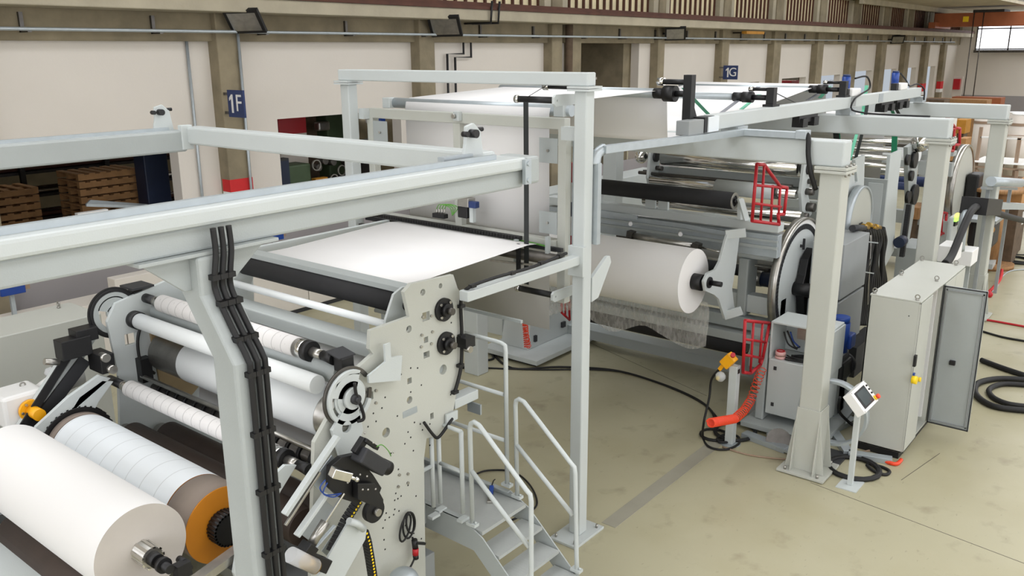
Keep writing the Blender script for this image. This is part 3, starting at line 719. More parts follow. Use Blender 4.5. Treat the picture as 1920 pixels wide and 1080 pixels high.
MB().cyl(c+Vector((0,-.05,0)), c+Vector((0,-.09,0)), .03, 18).build('shaft_end', 'steel', t)
A = q3(622,885,4.45); B = q3(655,893,4.42); MB().bar(A, B, .075, .07).build('compact_cylinder', 'chrome', t, bev=.006)
MB().cyl(B, q3(668,899,4.4), .014, 10).ball(q3(669,899,4.4), .02).build('rod_eye', 'chrome', t)
bb = MB()
for (px, py) in ((700,830), (684,812), (652,905), (680,918), (690,918), (704,917), (675,890), (688,893), (738,848)): bb.ball(q3(px,py,4.44), .009, 8)
each(bb, 'bolt_head', 'steel', t)
MB().tube([q3(706,838,4.46), q3(716,834,4.44), q3(728,845,4.44), q3(733,855,4.46)], .004, 6, sub=5).build('ground_wire', 'green_cable', t)
for j, (a, b, c_) in enumerate((((610,900), (600,915), (612,928)), ((614,905), (606,925), (625,932)))):
    MB().tube([q3(*a,4.5), q3(*b,4.5), q3(*c_,4.5), q3(640,925,4.5)], .005, 6, sub=5).build('air_line', 'blue', t)
# small round motor with clear bag near the bottom
A = q3(545,1040,4.4); B = q3(590,1062,4.4); MB().cyl(A, B, .055, 24).build('valve_body', 'plastic_bag', t); MB().cyl(q3(572,1052,4.4), q3(592,1064,4.4), .05, 20).build('valve_ring', 'brass', t)
# energy chains (black links with yellow dots)
def echain(pts, lab, wdt=.05):
    p = [at(a, b, Y=4.62) for a, b in pts]
    P_ = []
    for i in range(len(p)-1):
        n = max(2, int((p[i+1]-p[i]).length/.028))
        for k in range(n): P_.append(p[i].lerp(p[i+1], k/n))
    P_.append(p[-1]); m1 = MB(); m2 = MB()
    for i in range(len(P_)-1):
        a, b = P_[i], P_[i+1]; d = (b-a); n = d.cross(Vector((0,1,0))).normalized()
        m1.bar(a, a+d*.85, .06, wdt, n); c = a+d*.42; m2.cyl(c+Vector((0,-.031,0)), c+Vector((0,-.034,0)), .009, 8)
    o = thing('energy_chain', lab, 'cable chain', p[-1])
    m1.build('links', 'black', o); m2.build('yellow_dots', 'yellow', o)
echain([(672,938), (648,975), (620,1035)], 'black cable chain with yellow dots sloping beside the piston rod')
echain([(682,995), (688,1015), (694,1050), (700,1090)], 'black cable chain with yellow dots hanging below the white tray')
t = thing('cable_tray', 'white folded sheet tray sloping down at the lower edge', 'tray', q3(640,1060,4.5))
MB().prism([(lambda v: (v.x, v.z))(at(px, py, Y=4.55)) for px, py in ((652,975), (685,988), (682,1010), (640,1085), (590,1085), (608,1050))], 4.53, 4.55).build('sheet', 'paint', t, bev=.003)
MB().tube([at(654,977,Y=4.5), at(670,982,Y=4.5), at(682,992,Y=4.5)], .028, 10).build('folded_lip', 'paint', t)
tag(MB().ball(at(757,1090,Y=4.6), .13, 24, .9).build('plastic_cover', 'galv', loc=at(757,1090,Y=4.6)), 'translucent round cover bulging at the bottom edge below the side plate', 'cover')
# coil of black cable with a plug on the side plate
t = thing('plug_cable', 'coiled black cable with a black and red plug hanging on the side plate', 'cable', q3(768,1030,4.78))
def co(px, py, rx, rz, y, tilt=0):
    c = at(px, py, Y=y); return [Vector((c.x+rx*math.cos(a)+tilt*rz*math.sin(a), y, c.z+rz*math.sin(a))) for a in [2*PI*i/20 for i in range(20)]]
MB().tube(co(766,985,.065,.12,4.79), .009, 6, closed=True).tube(co(760,990,.06,.11,4.78,.3), .009, 6, closed=True).tube(co(770,980,.05,.1,4.77,-.1), .009, 6, closed=True).tube([at(773,1008,Y=4.78), at(778,1018,Y=4.78), at(776,1050,Y=4.76), at(755,1085,Y=4.74)], .009, 6, sub=4).build('cable', 'rubber', t)
MB().cyl(at(777,1012,Y=4.76), at(779,1030,Y=4.76), .026, 14).bar(at(780,1018,Y=4.74), at(796,1019,Y=4.74), .03, .02).build('plug', 'black', t)
MB().cyl(at(779,1028,Y=4.755), at(779,1040,Y=4.755), .027, 14).build('plug_ring', 'red', t)
MB().cyl(at(779,1040,Y=4.76), at(780,1047,Y=4.76), .025, 14).build('plug_end', 'black', t)
# cable along the plate edge
t = thing('machine_cable', 'black cable clipped down the right edge of the side plate and along the tie beam', 'cable', at(850,740,Y=4.8))
MB().tube([at(1062,475,Y=4.66), at(1000,500,Y=4.66), at(930,520,Y=4.66), at(885,536,Y=4.66), at(868,550,Y=4.76), at(864,575,Y=4.8), at(866,630,Y=4.8), at(864,690,Y=4.8), at(852,738,Y=4.8)], .016, 8, sub=5).build('cable', 'rubber', t)
m_ = MB()
for (px, py, y) in ((1050,479,4.66), (1015,493,4.66), (960,512,4.66), (886,536,4.66), (865,574,4.8), (865,630,4.8), (863,685,4.8), (853,735,4.8)):
    p = at(px, py, Y=y); m_.box(p.x-.03, p.x+.03, p.y-.02, p.y+.02, p.z-.014, p.z+.014)
each(m_, 'clip', 'black', t)
tag(MB().tube([at(795,792,Y=4.79), at(812,815,Y=4.78), at(822,820,Y=4.78), at(838,800,Y=4.78), at(848,785,Y=4.8)], .014, 8, sub=5).build('cable_loop', 'rubber', loc=at(820,820,Y=4.78)), 'short thick black cable looping out of a slot low on the side plate', 'cable')
tag(MB().tube([at(665,718,Y=4.7), at(668,740,Y=4.7), at(678,765,Y=4.7), at(682,785,Y=4.7), at(670,790,Y=4.72)], .013, 8, sub=5).build('cable_loop', 'rubber', loc=at(670,790,Y=4.7)), 'black cable hanging beside the lever disc', 'cable')
# tray bracket at the lower right edge of plate
t = thing('hinge_bracket', 'white bracket with an open square tube end beside the side plate edge', 'bracket', at(870,760,Y=4.9))
a = at(850,755,Y=4.9); b = at(897,762,Y=4.9)
MB().box(a.x, b.x-.02, 4.88, 5.0, a.z-.06, a.z+.03).build('arm', 'paint', t, bev=.004)
MB().prism([(lambda v: (v.x, v.z))(at(px, py, Y=4.86)) for px, py in ((828,775), (849,766), (849,782), (828,794))], 4.8, 4.82).build('plate', 'paint', t)
MB().box(b.x-.02, b.x, 4.86, 5.02, b.z-.07, b.z+.03).build('tube_end', 'galv', t)
# ---------------- gearmotor and grey cabinets on the far side
t = thing('gearmotor', 'white gearbox with a yellow flange and shaft at the far left', 'motor', (2.3,8.0,1.3))
g0 = at(44, 755, Y=8.1)
MB().box(g0.x-.22, g0.x+.14, 7.95, 8.3, g0.z-.17, g0.z+.14).build('gearbox', 'white', t, bev=.03)
A = at(56,768,Y=7.93); B = at(75,770,Y=7.86)
MB().cyl(A, A+Vector((.0,-.04,0)), .1, 24).cyl(A+Vector((0,-.04,0)), A+Vector((0,-.2,0)), .055, 20).build('output_shaft', 'amber', t)
m_ = MB()
for i in range(6): a = 2*PI*i/6; m_.cyl(A+Vector((.078*math.cos(a),-.04,.078*math.sin(a))), A+Vector((.078*math.cos(a),-.055,.078*math.sin(a))), .013, 6)
each(m_, 'bolt', 'steel', t)
MB().cyl(at(70,745,Y=8.15), at(110,715,Y=8.15), .1, 24).cyl(at(110,715,Y=8.15), at(150,700,Y=8.15), .12, 24, r2=.11).build('motor_body', 'white', t)
m_ = MB()
for (px, py) in ((22,738), (43,722)):
    c = at(px, py, Y=8.15); m_.ring(c, c+Vector((0,.012,0)), .028, .016, 14)
m_.build('eye_bolt', 'steel', t)
MB().box(1.4, 3.3, 7.9, 8.5, 1.0, 1.12).box(1.4, 3.2, 8.0, 8.4, .05, 1.0).build('support', 'charcoal', t)
tag(MB().ball(at(95,697,Y=8.2), .06, 8, .8).build('plastic_wrap', 'plastic_bag', loc=at(95,697,Y=8.2)), 'crumpled clear plastic on the gearmotor', 'plastic')
def cabinet(x0, x1, y0, y1, z1, lab, seams, eyes):
    t = thing('switch_cabinet', lab, 'cabinet', ((x0+x1)/2, y0, 0))
    MB().box(x0, x1, y0, y1, .1, z1).build('body', 'paint_warm', t, bev=.01)
    MB().box(x0, x1, y0+.02, y1-.02, 0, .1).build('plinth', 'charcoal', t)
    m_ = MB()
    for x in seams: m_.box(x-.006, x+.006, y0-.003, y0, .1, z1)
    m_.build('seam', 'charcoal', t)
    m_ = MB()
    for (x, y) in eyes: m_.cyl((x,y,z1), (x,y,z1+.02), .02, 10).ring((x-.006,y,z1+.05), (x+.006,y,z1+.05), .035, .02, 16)
    m_.build('eye_bolt', 'steel', t)
cabinet(.8, 4.4, 9.6, 10.35, 2.18, 'long grey cabinet behind the gearmotor at the left edge', (1.7, 2.75), ((2.65,9.75), (4.2,10.2)))
for (px, py) in ((22,540), (515,441)):
    c = at(px, py, Y=14.05)
    t = thing('sensor_box', 'small blue socket box on the low wall cabinets, %s' % ('at the left picture edge' if px < 100 else 'above the black roller'), 'socket', c)
    MB().box(c.x-.03, c.x+.03, 14.08, 14.14, 1.12, c.z-.1).build('stand', 'galv', t); MB().box(c.x-.18, c.x+.18, 14.0, 14.2, c.z-.1, c.z+.1).build('housing', 'blue', t, bev=.01); MB().box(c.x+.18, c.x+.26, 14.04, 14.16, c.z-.06, c.z+.06).build('cap', 'tan', t)
# ============================================================ WALKWAY WITH STAIRS
t = thing('stair_walkway', 'grey steel walkway with railed steps beside the near portal post', 'stairs', (5.35,5,0))
xa, xb, zp = 5.04, 5.66, 1.0
MB().box(xa, xb, 4.42, 7.6, zp-.035, zp).box(3.9, xa, 5.1, 5.7, zp-.035, zp).build('platform', 'tread', t)
RUN, RISE = .19, .17
def side(x, nm='stringer'):
    e = 4.42; n = 5
    q = [(7.6,zp+.06), (4.62,zp+.06), (e-.02,zp-.04), (e-RUN*n-.12,zp-.04-RISE*n-.1), (e-RUN*n-.12,.0), (e-RUN*n+.12,0), (4.5,zp-.2), (7.6,zp-.14)]
    MB().prism(q, x-.006, x+.006, 'x').build(nm, 'paint_grey', t)
    MB().box(x-.006, x+.045 if x < 5.3 else x-.045, 4.62, 7.6, zp+.05, zp+.062).build('flange', 'paint_grey', t)
side(xa-.02); side(xb+.02)
MB().box(3.9, xa-.02, 5.08, 5.1, zp-.14, zp+.06).build('stringer', 'paint_grey', t)
for i in range(1, 6):
    z = zp-RISE*i; y = 4.42-RUN*i
    MB().box(xa, xb, y, y+.24, z-.03, z).build('tread', 'tread', t)
R_ = .021
def rail(pts, X=None, name='handrail'):
    MB().tube([at(px, py, X=X) for px, py in pts], R_, 10, sub=0).build(name, 'paint', t)
XL, XR = 5.02, 5.68
rail([(970,930), (966.5,760), (968,751), (973,748), (982,753), (1070,868), (1077,876), (1078.5,888), (1081,1045), (1082,1080)], XR)
rail([(967,832), (1074,966)], XR, 'mid_rail')
rail([(886,982), (881,803), (883,794), (889,791), (898,797), (986,918), (994,927), (996,940), (996,1080), (996,1150)], XL)
rail([(882,880), (992,1026)], XL, 'mid_rail')
def zat(px, py, X): return at(px, py, X=X)
pr = zat(951,908,XR); MB().tube([pr, zat(948,660,XR), zat(947,648,XR), zat(940,643.5,XR), zat(930,640,XR), zat(930,640,XR)+Vector((0,1.6,0))], R_, 10).build('guard_rail', 'paint', t)
for (px, py, l) in ((945,740,1.6), (947,826,1.4)):
    a = zat(px, py, XR); MB().cyl(a, a+Vector((0,l,0)), R_*.9, 10).build('mid_rail', 'paint', t)
# near posts and rails by the platform corner
for (px, py, X) in ((868,962,XL), (826,943,XL), (813,950,4.9)):
    b = at(px, py, X=X); MB().cyl(b, b+Vector((0,0,.78)), R_, 12).build('post', 'paint', t)
    MB().box(b.x-.05, b.x+.05, b.y-.03, b.y+.03, zp+.05, zp+.075).build('post_foot', 'paint', t)
b1 = at(868,962,X=XL); b2 = at(826,943,X=XL); b3 = at(813,950,X=4.9)
for h in (.4, .78):
    MB().cyl(b1+Vector((0,0,h)), b2+Vector((0,0,h)), R_*.9, 10).build('mid_rail', 'paint', t)
    MB().cyl(b3+Vector((0,0,h)), b3+Vector((-1.0,0,h)), R_*.9, 10).build('mid_rail', 'paint', t)
for (px, py, X) in ((970,930,XR), (951,908,XR), (886,982,XL), (1081,1068,XR)):
    b = at(px, py, X=X); MB().box(b.x-.03, b.x+.03, b.y-.05, b.y+.05, b.z-.015, b.z+.012).cyl((b.x,b.y-.035,b.z+.012), (b.x,b.y-.035,b.z+.03), .01, 6).build('post_foot', 'paint', t)
MB().box(4.15, 4.9, 4.9, 5.0, .0, .6).build('base_box', 'paint_grey', t)
tp = thing('plug_cable', 'blue plug with black cable lying on the walkway platform', 'plug', at(917,935,Z=1.0))
c = at(920,930,Z=1.02); MB().bar(c, at(922,912,Z=1.06), .04, .04).build('plug', 'blue', tp, bev=.006)
MB().bar(c, at(918,943,Z=1.01), .05, .03).build('socket', 'steel', tp, bev=.004)
MB().tube([at(922,912,Z=1.06), at(925,902,Z=1.07), at(928,899,Z=1.05)], .006, 6, sub=4).build('cable', 'rubber', tp)
tag(MB().tube([at(890,890,Z=.02), at(915,882,Z=.02), at(960,884,Z=.02), at(990,905,Z=.02), at(1006,935,Z=.02), at(1000,955,Z=.02), at(960,975,Z=.02)], .012, 6, sub=5).build('floor_cable', 'rubber', loc=at(960,884,Z=.02)), 'thin black cable looping on the floor behind the walkway steps', 'cable')
# ============================================================ PORTAL
t = thing('portal_frame', 'tall pale grey portal frame with two square posts in the middle', 'frame', (6.9,6.4,0))
for y in (4.68, 8.02):
    MB().box(6.83, 6.97, y-.07, y+.07, .03, 4.68).build('post', 'paint', t, bev=.012)
    MB().box(6.62, 7.16, y-.17, y+.17, 0, .03).build('base_plate', 'paint', t, bev=.004)
    for (dx, dy) in ((-.22,-.12), (.2,-.12), (-.22,.12), (.2,.12)):
        MB().cyl((6.89+dx,y+dy,.03), (6.89+dx,y+dy,.07), .014, 6).build('anchor_bolt', 'steel', t)
    MB().box(6.78, 7.02, y-.12, y+.12, 4.68, 4.70).box(6.78, 7.02, y-.12, y+.12, 4.705, 4.725).build('flange_plate', 'paint', t)
MB().box(6.83, 6.97, 4.6, 8.12, 4.725, 4.85).build('cross_beam', 'paint', t, bev=.012)
MB().box(5.16, 6.83, 4.64, 4.74, 3.02, 3.11).build('tie_beam', 'paint', t, bev=.008)
MB().box(6.8, 6.86, 4.6, 4.78, 2.9, 3.2).build('tie_plate', 'paint', t, bev=.004)
# stub arms carrying idler rollers for the strap
for (z, x0) in ((4.59, 6.9), (2.66, 6.9)):
    MB().prism([(6.72,z+.03), (6.75,z+.055), (6.97,z+.055), (7.1,z+.05), (7.14,z), (7.1,z-.05), (6.97,z-.05), (6.75,z-.055), (6.72,z-.03)], 4.9, 4.93, 'y', [circ(6.77,z,.01,8), circ(7.1,z,.01,8)]).build('roller_arm', 'paint', t, bev=.003)
    MB().cyl((6.8,4.93,z), (6.8,5.38,z), .032, 18).build('idler_roller', 'black', t); MB().cyl((6.8,5.38,z), (6.8,5.43,z), .038, 18).build('roller_cap', 'chrome', t)
MB().cyl((6.92,4.8,4.72), (6.92,5.1,4.72), .032, 18).build('idler_roller', 'black', t)
MB().cyl((6.92,5.1,4.715), (6.92,5.17,4.715), .04, 18).build('roller_cap', 'chrome', t)
q = [(7.0,2.85), (7.0,2.6), (7.12,2.62), (7.35,2.95), (7.32,3.02), (7.27,3.02)]
MB().prism(q, 4.62, 4.66).build('gusset_arm', 'paint', t, bev=.003)
# black strap
s_ = MB()
ps = [Vector((6.95,5.14,4.755)), at(1028,158,X=6.9), at(989,182,X=6.8), at(986,190,X=6.78)]
ps += [at(987,360,X=6.8), at(987,533,X=6.8)]
for a, b in zip(ps, ps[1:]): s_.bar(a, b, .06, .004, (1,0,0) if abs((b-a).z) > .5 else (0,0,1))
tag(s_.build('conveyor_strap', 'belt_black', loc=ps[-1]), 'long flat black strap hanging in front of the white web from the portal', 'strap')
# ============================================================ VERTICAL WEB FRAME
t = thing('guide_frame', 'white rectangular frame behind the portal that guides the upright web', 'frame', (7.1,6.4,0))
MB().box(7.06, 7.16, 5.02, 7.92, 4.29, 4.40).build('top_rail', 'paint_warm', t, bev=.006)
for y in (5.05, 7.86): MB().box(7.06, 7.16, y-.05, y+.05, 2.5, 4.3).build('post', 'paint_warm', t, bev=.006)
MB().box(7.06, 7.14, 6.42, 6.52, 3.1, 4.29).build('mullion', 'paint_warm', t, bev=.004)
MB().box(7.04, 7.16, 5.1, 7.86, 3.04, 3.16).build('bottom_rail', 'paint_warm', t, bev=.004)
for (y0, y1, z0, z1) in ((7.56,7.8,4.0,4.26), (5.1,5.33,3.95,4.2), (7.56,7.8,3.2,3.42), (5.1,5.33,3.22,3.45)):
    o = MB().box(7.055, 7.06, y0, y1, z0, z1).build('corner_plate', 'paint_grey', t)
    MB().cyl((7.055,(y0+y1)/2,(z0+z1)/2), (7.035,(y0+y1)/2,(z0+z1)/2), .014, 6).build('bolt', 'steel', o)
MB().box(7.0, 7.06, 6.38, 6.46, 4.32, 4.42).build('sensor_block', 'paint', t, bev=.004); MB().cyl((6.99,6.43,4.37), (6.96,6.43,4.37), .025, 10).build('sensor', 'steel', t)
for y in (5.2, 7.72): MB().box(7.2, 7.34, y-.06, y+.06, 4.4, 4.52).build('bearing_block', 'paint', t, bev=.006)
MB().cyl((7.3,5.1,4.46), (7.3,7.8,4.46), .06, 28).build('roller', 'galv', t)
each(MB().box(6.97, 7.06, 7.86, 7.95, 4.28, 4.4).box(6.97, 7.06, 4.75, 5.0, 4.2, 4.33), 'clamp', 'paint', t)
MB().box(7.16, 7.2, 4.96, 4.99, 2.9, 4.3).build('side_channel', 'galv', t)
# linear module with black cable chain along the bottom rail
ec = MB()
ya, yb = 5.5, 7.95
n = 60
for i in range(n):
    y = ya+(yb-ya)*i/n; ec.box(6.93, 6.99, y, y+.034, 3.13, 3.17)
ec.build('cable_chain', 'black', t)
MB().box(6.99, 7.03, 5.0, 7.95, 3.06, 3.1).build('linear_rail', 'charcoal', t)
MB().box(6.88, 6.93, 4.95, 7.95, 3.0, 3.03).build('linear_rail', 'steel_dark', t)
MB().box(6.92, 7.05, 7.86, 8.05, 3.12, 3.2).build('end_bracket', 'charcoal', t)
for i in range(3): MB().tube([at(870+i*3,428+i,X=6.98), at(900,434+i,X=6.98), at(960,447+i,X=6.98), at(1000,455+i,X=6.98), at(1030,462+i,X=6.98)], .004, 6).build('signal_cable', 'green_cable', t)
g = thing('servo_drive', 'small black drive with a steel head on the bottom rail of the web frame', 'motor', at(883,408,X=7.0))
a = at(879,385,X=7.0); b = at(882,407,X=7.0); MB().box(6.9, 6.99, a.y-.06, a.y+.08, b.z, a.z).build('body', 'black', g, bev=.01)
MB().box(6.88, 7.0, a.y-.1, a.y+.06, a.z, a.z+.1).build('head', 'steel', g, bev=.01); MB().box(6.88,6.95,a.y-.2,a.y-.1,a.z,a.z+.07).build('connector','navy',g,bev=.008)
c = at(893,400,X=7.0); MB().box(6.92, 6.97, c.y-.02, c.y+.03, c.z-.09, c.z+.12).build('mount', 'paint', g)
g = thing('junction_block', 'row of four plugs with green cables on the web frame rail', 'connector', at(827,405,X=7.0))
a = at(816,404,X=6.98); b = at(838,408,X=6.98); MB().box(6.93, 7.0, b.y, a.y, b.z-.01, b.z+.04).build('block', 'black', g, bev=.004)
for i in range(4):
    p = at(819+i*5,402,X=6.96); MB().cyl(p, p+Vector((0,0,.06)), .01, 8).build('plug', 'steel', g)
    MB().tube([p+Vector((0,0,.06)), p+Vector((0,-.05,.12)), p+Vector((0,-.2,.1)), at(848,404,X=6.96)], .005, 6, sub=4).build('wire', 'green_cable', g)
# ============================================================ WEBS
def ribbon(pts, y0, y1, name, lab, cat, m='web', th=.002):
    vs = []; fs = []
    for i, p in enumerate(pts):
        a, b = (y0, y1) if not isinstance(y0, list) else (y0[i], y1[i])
        vs += [(p[0],a,p[1]), (p[0],b,p[1]), (p[0],b,p[1]-th), (p[0],a,p[1]-th)]
    n = len(pts)
    for i in range(n-1):
        A = 4*i; B = A+4
        for q in range(4): fs.append((A+q, A+(q+1) % 4, B+(q+1) % 4, B+q))
    fs += [(3,2,1,0), (4*n-4, 4*n-3, 4*n-2, 4*n-1)]
    mb = MB(); mb.add(vs, fs, [q in (0, 2) for _ in range(n-1) for q in range(4)]+[False, False])
    return tag(mb.build(name, m, loc=(pts[0][0], y0 if not isinstance(y0, list) else y0[0], pts[0][1]-.002)), lab, cat)
ribbon([(4.80,3.12), (5.2,3.145), (6.75,3.15), (6.95,3.12)], [5.14,5.12,5.24,5.28], [7.22,7.1,7.27,7.3], 'paper_web', 'flat white web running from the rewinder to the portal', 'paper web')
pts = [(7.25,2.1), (7.225,4.42), (7.24,4.48), (7.3,4.525), (7.4,4.53), (9.0,4.605), (9.07,4.58), (9.1,4.5), (9.15,4.06), (9.2,4.0), (9.4,4.01), (14.1,4.50), (14.25,4.5), (14.32,4.44), (14.45,3.95), (17.7,3.85), (17.8,3.8), (17.82,2.2)]
ribbon(pts, [5.33]*5+[5.0]+[5.02]*12, [7.42]*5+[7.25]*13, 'paper_web', 'wide white web climbing behind the portal and zigzagging over the elevated rollers', 'paper web')
# lower tables and tubes below the flat web
t = thing('web_table', 'light grey roller table under the flat web between rewinder and portal', 'table frame', (6.2,6.2,0))
for y in (7.5,): MB().bar((5.1,y,3.08), (6.95,y,3.08), .06, .08).build('side_rail', 'paint', t, bev=.005)
for y, z in ((5.3, 3.0),): MB().cyl((6.9,4.95,z), (6.9,7.4,z), .06, 24).build('roller', 'steel_dark', t)
MB().box(6.2, 6.23, 4.9, 7.6, 2.52, 2.55).build('lower_frame', 'paint_grey', t)
for (x, y) in ((6.85,7.55),): MB().box(x-.02, x+.02, y-.02, y+.02, 0, 3.0).build('leg', 'paint_grey', t)
MB().box(5.2, 7.0, 7.45, 7.52, 0.1, .18).build('floor_rail', 'paint_dark', t)
MB().bar(at(920,488,X=6.9), at(1000,497,X=6.7), .02, .02).build('guide_rod', 'steel', t)
for (px, py) in ((968,470), (1027,465)):
    c = at(px, py, X=6.9); MB().box(c.x-.02, c.x+.02, c.y-.02, c.y+.02, c.z-.14, c.z+.12).build('guide_bracket', 'paint_grey', t)
MB().box(6.72, 6.75, at(968,470,X=6.7).y-.02, at(968,470,X=6.7).y+.02, 2.8, 3.15).build('guide_bracket', 'black', t)
tb = thing('lab_bench', 'small dark bench with a white sheet on it, far behind the strap', 'table', at(940,560,Z=0))
c = at(935,497,Z=1.0)
MB().box(c.x-.5, c.x+.6, c.y-.5, c.y+.5, .95, 1.0).build('top', 'charcoal', tb)
for dx in (-.45, .55):
    for dy in (-.45, .45): MB().box(c.x+dx-.02, c.x+dx+.02, c.y+dy-.02, c.y+dy+.02, 0, .95).build('leg', 'steel_dark', tb)
tag(MB().box(c.x-.15, c.x+.2, c.y-.2, c.y+.05, 1.001, 1.006).build('paper_sheet', 'white', loc=(c.x,c.y,1.0)), 'white paper sheet lying on the small dark bench', 'paper')
# ============================================================ UNWINDER (middle machine)
t = thing('turret_unwinder', 'grey unwinding machine with big slotted steel disc behind the near column', 'machine', (11.5,6.2,0))
U = t
def zx(px, py, X): return at(px, py, X=X).z
def yb(name, X, y0, y1, z0, z1, m, w=.2, bev=.008, lab=None):
    return MB().box(X, X+w, y0, y1, z0, z1).build(name, m, U, bev=bev, label=lab)
yb('top_rail', 11.2, 4.4, 8.3, 2.64, 2.76, 'paint')
yb('profile_rail', 11.22, 4.4, 8.3, 2.28, 2.60, 'galv', w=.14)
yb('profile_rail', 11.19, 4.4, 8.3, 2.40, 2.44, 'paint_grey', w=.05, bev=0)
yb('profile_rail', 11.19, 4.4, 8.3, 2.5, 2.53, 'paint_grey', w=.05, bev=0)
yb('cross_rail', 11.5, 4.4, 8.3, 1.36, 1.62, 'paint')
yb('cross_rail', 11.4, 4.4, 8.3, 1.12, 1.3, 'galv')
yb('cross_rail', 11.3, 4.4, 8.3, .95, 1.08, 'paint_grey', w=.3)
MB().cyl((12.3,4.5,1.75), (12.3,8.2,1.75), .09, 24).build('shaft', 'charcoal', U)
MB().cyl((12.3,4.9,1.75), (12.3,5.3,1.75), .14, 24).build('coupling', 'steel_dark', U)
MB().cyl((12.0,4.45,1.75), (12.0,4.95,1.75), .11, 24).build('spindle', 'dark_navy', U); MB().cyl((12.0,4.9,1.75), (12.0,5.08,1.75), .12, 24).build('spindle_collar', 'steel', U)
MB().box(11.45, 11.8, 4.9, 5.05, 1.3, 2.15).build('bearing_housing', 'paint_grey', U, bev=.02)
MB().box(11.5, 12.1, 4.55, 5.1, 2.15, 2.3).build('bearing_housing', 'paint', U, bev=.03)
for (z, m) in ((2.02,'steel'), (1.45,'steel')): MB().cyl((11.7,4.45,z), (11.7,8.2,z), .018, 10).build('tie_rod', m, U)
# linear cylinder hung below the top rail
a = at(1185,442,X=11.0); b = at(1300,462,X=11.0)
MB().cyl(a, b, .05, 18).build('linear_cylinder', 'steel', U); MB().bar(b, at(1312,466,X=11.0), .13, .13).build('cylinder_head', 'steel_dark', U)
MB().cyl(at(1312,463,X=11.0), at(1360,475,X=11.0), .015, 8).build('piston_rod', 'chrome', U)
MB().bar(at(1178,440,X=11.0), at(1188,443,X=11.0), .12, .14).build('cylinder_foot', 'steel_dark', U)
for (p0, p1) in (((1125,397),(1195,408)), ((1290,425),(1360,437))):
    a = at(*p0, X=11.15); b = at(*p1, X=11.15); MB().bar(a, b, .03, .06).build('slide_plate', 'galv', U)
for (px, py) in ((1182,418), (1275,437)):
    a = at(px, py, X=11.1); MB().cyl(a, a+Vector((-.08,-.05,0)), .03, 12).build('knob', 'white', U)
for (px, py) in ((1130,420), (1165,440), (1205,452), (1240,458), (1270,462)):
    a = at(px, py, X=11.4); MB().box(a.x, a.x+.1, a.y-.1, a.y+.1, a.z-.12, a.z+.05).build('valve_block', 'steel_dark', U, bev=.01)
# near arm that carries the jumbo roll
YA = 4.92
def xz(px, py, Y): q = at(px, py, Y=Y); return (q.x, q.z)
outl = [xz(*p, YA) for p in ((1360,437), (1383,433), (1381,450), (1375,500), (1368,540), (1372,572), (1378,590), (1355,597), (1343,560), (1334,552), (1318,545), (1315,527), (1322,512), (1337,505), (1345,490), (1356,450))]
hole = [xz(*p, YA) for p in ((1356,500), (1366,487), (1362,545), (1352,545))]
MB().prism(outl, YA-.04, YA+.0, 'y').build('roll_arm', 'paint', U, bev=.006)
MB().bar(at(1360,440,Y=4.92), at(1398,436,Y=4.7), .05, .12).build('arm_bracket', 'paint', U, bev=.006)
MB().bar(at(1357,592,Y=4.92), at(1391,582,Y=4.7), .05, .12).build('arm_bracket', 'paint', U, bev=.006)
c = at(1332,530,Y=4.86)
MB().cyl(c, c+Vector((0,.02,0)), .075, 24).build('arm_bearing', 'black', U); MB().cyl(c+Vector((0,-.16,0)), c, .035, 16).build('shaft_end', 'black', U)
# small upright gusset plates on the top rail
MB().prism([(lambda v: (v.x, v.z))(at(px, py, Y=4.9)) for px, py in ((1386,373), (1392,372), (1404,413), (1386,412))], 4.88, 4.93).build('gusset', 'paint', U)
for (px, py) in ((1219,370), (1243,380)): a = at(px, py, X=11.25); MB().box(a.x, a.x+.05, a.y-.08, a.y+.08, 2.76, a.z+.1).build('gusset', 'paint', U)
# black roller above
MB().cyl((10.95,4.95,3.06), (10.95,7.18,3.06), .115, 32).build('roller', 'black_matte', U, label='long matt black roller above the rails')
MB().ring((10.95,4.935,3.06), (10.95,4.95,3.06), .115, .075, 32).build('roller_end', 'steel', U); MB().cyl((10.95,4.9,3.06), (10.95,4.97,3.06), .03, 12).cyl((10.95,7.18,3.06), (10.95,7.3,3.06), .03, 12).build('roller_journal', 'black', U)
MB().prism([(10.9,3.1),(11.02,3.1),(11.3,2.76),(11.15,2.76)], 4.86, 4.89).build('roller_support', 'paint', U) ; MB().box(10.9, 11.3, 7.28, 7.32, 2.7, 3.1).build('roller_support', 'paint', U)
# polished rollers and small core at the back
for (X, y0, y1, z, r, m, lb) in ((13.0,4.85,7.2,3.3,.13,'chrome','thick polished chrome roller'), (13.2,4.7,7.6,2.92,.06,'chrome',None), (12.6,4.6,7.3,2.62,.09,'chrome',None), (12.9,4.9,7.6,3.02,.03,'steel_dark',None), (12.4,4.6,7.6,2.5,.05,'steel',None)):
    MB().cyl((X,y0,z), (X,y1,z), r, 32).build('roller', m, U, label=lb) if lb else MB().cyl((X,y0,z), (X,y1,z), r, 32).build('roller', m, U)
yb('roller_beam', 13.15, 4.8, 7.5, 2.98, 3.12, 'paint_grey', w=.1)
for y in (4.72, 7.35):
    s = MB().prism([(12.85,3.44), (13.1,3.46), (13.2,3.3), (13.1,2.9), (13.35,2.55), (13.0,2.45), (12.8,2.95)], y, y+.05, 'y', [circ(13.0,3.3,.05)])
    s.build('roller_bracket', 'paint', U, bev=.006)
    MB().cyl((13.0,y-.04,3.3), (13.0,y+.1,3.3), .09, 24).build('bearing', 'charcoal', U)
    for (dx, dz, r) in ((0,2.95,.05), (.1,2.7,.07), (-.15,2.6,.05), (.05,3.1,.04)): MB().cyl((13.0+dx,y-.12,dz), (13.0+dx,y,dz), r, 14).build('fitting', 'steel_dark', U)
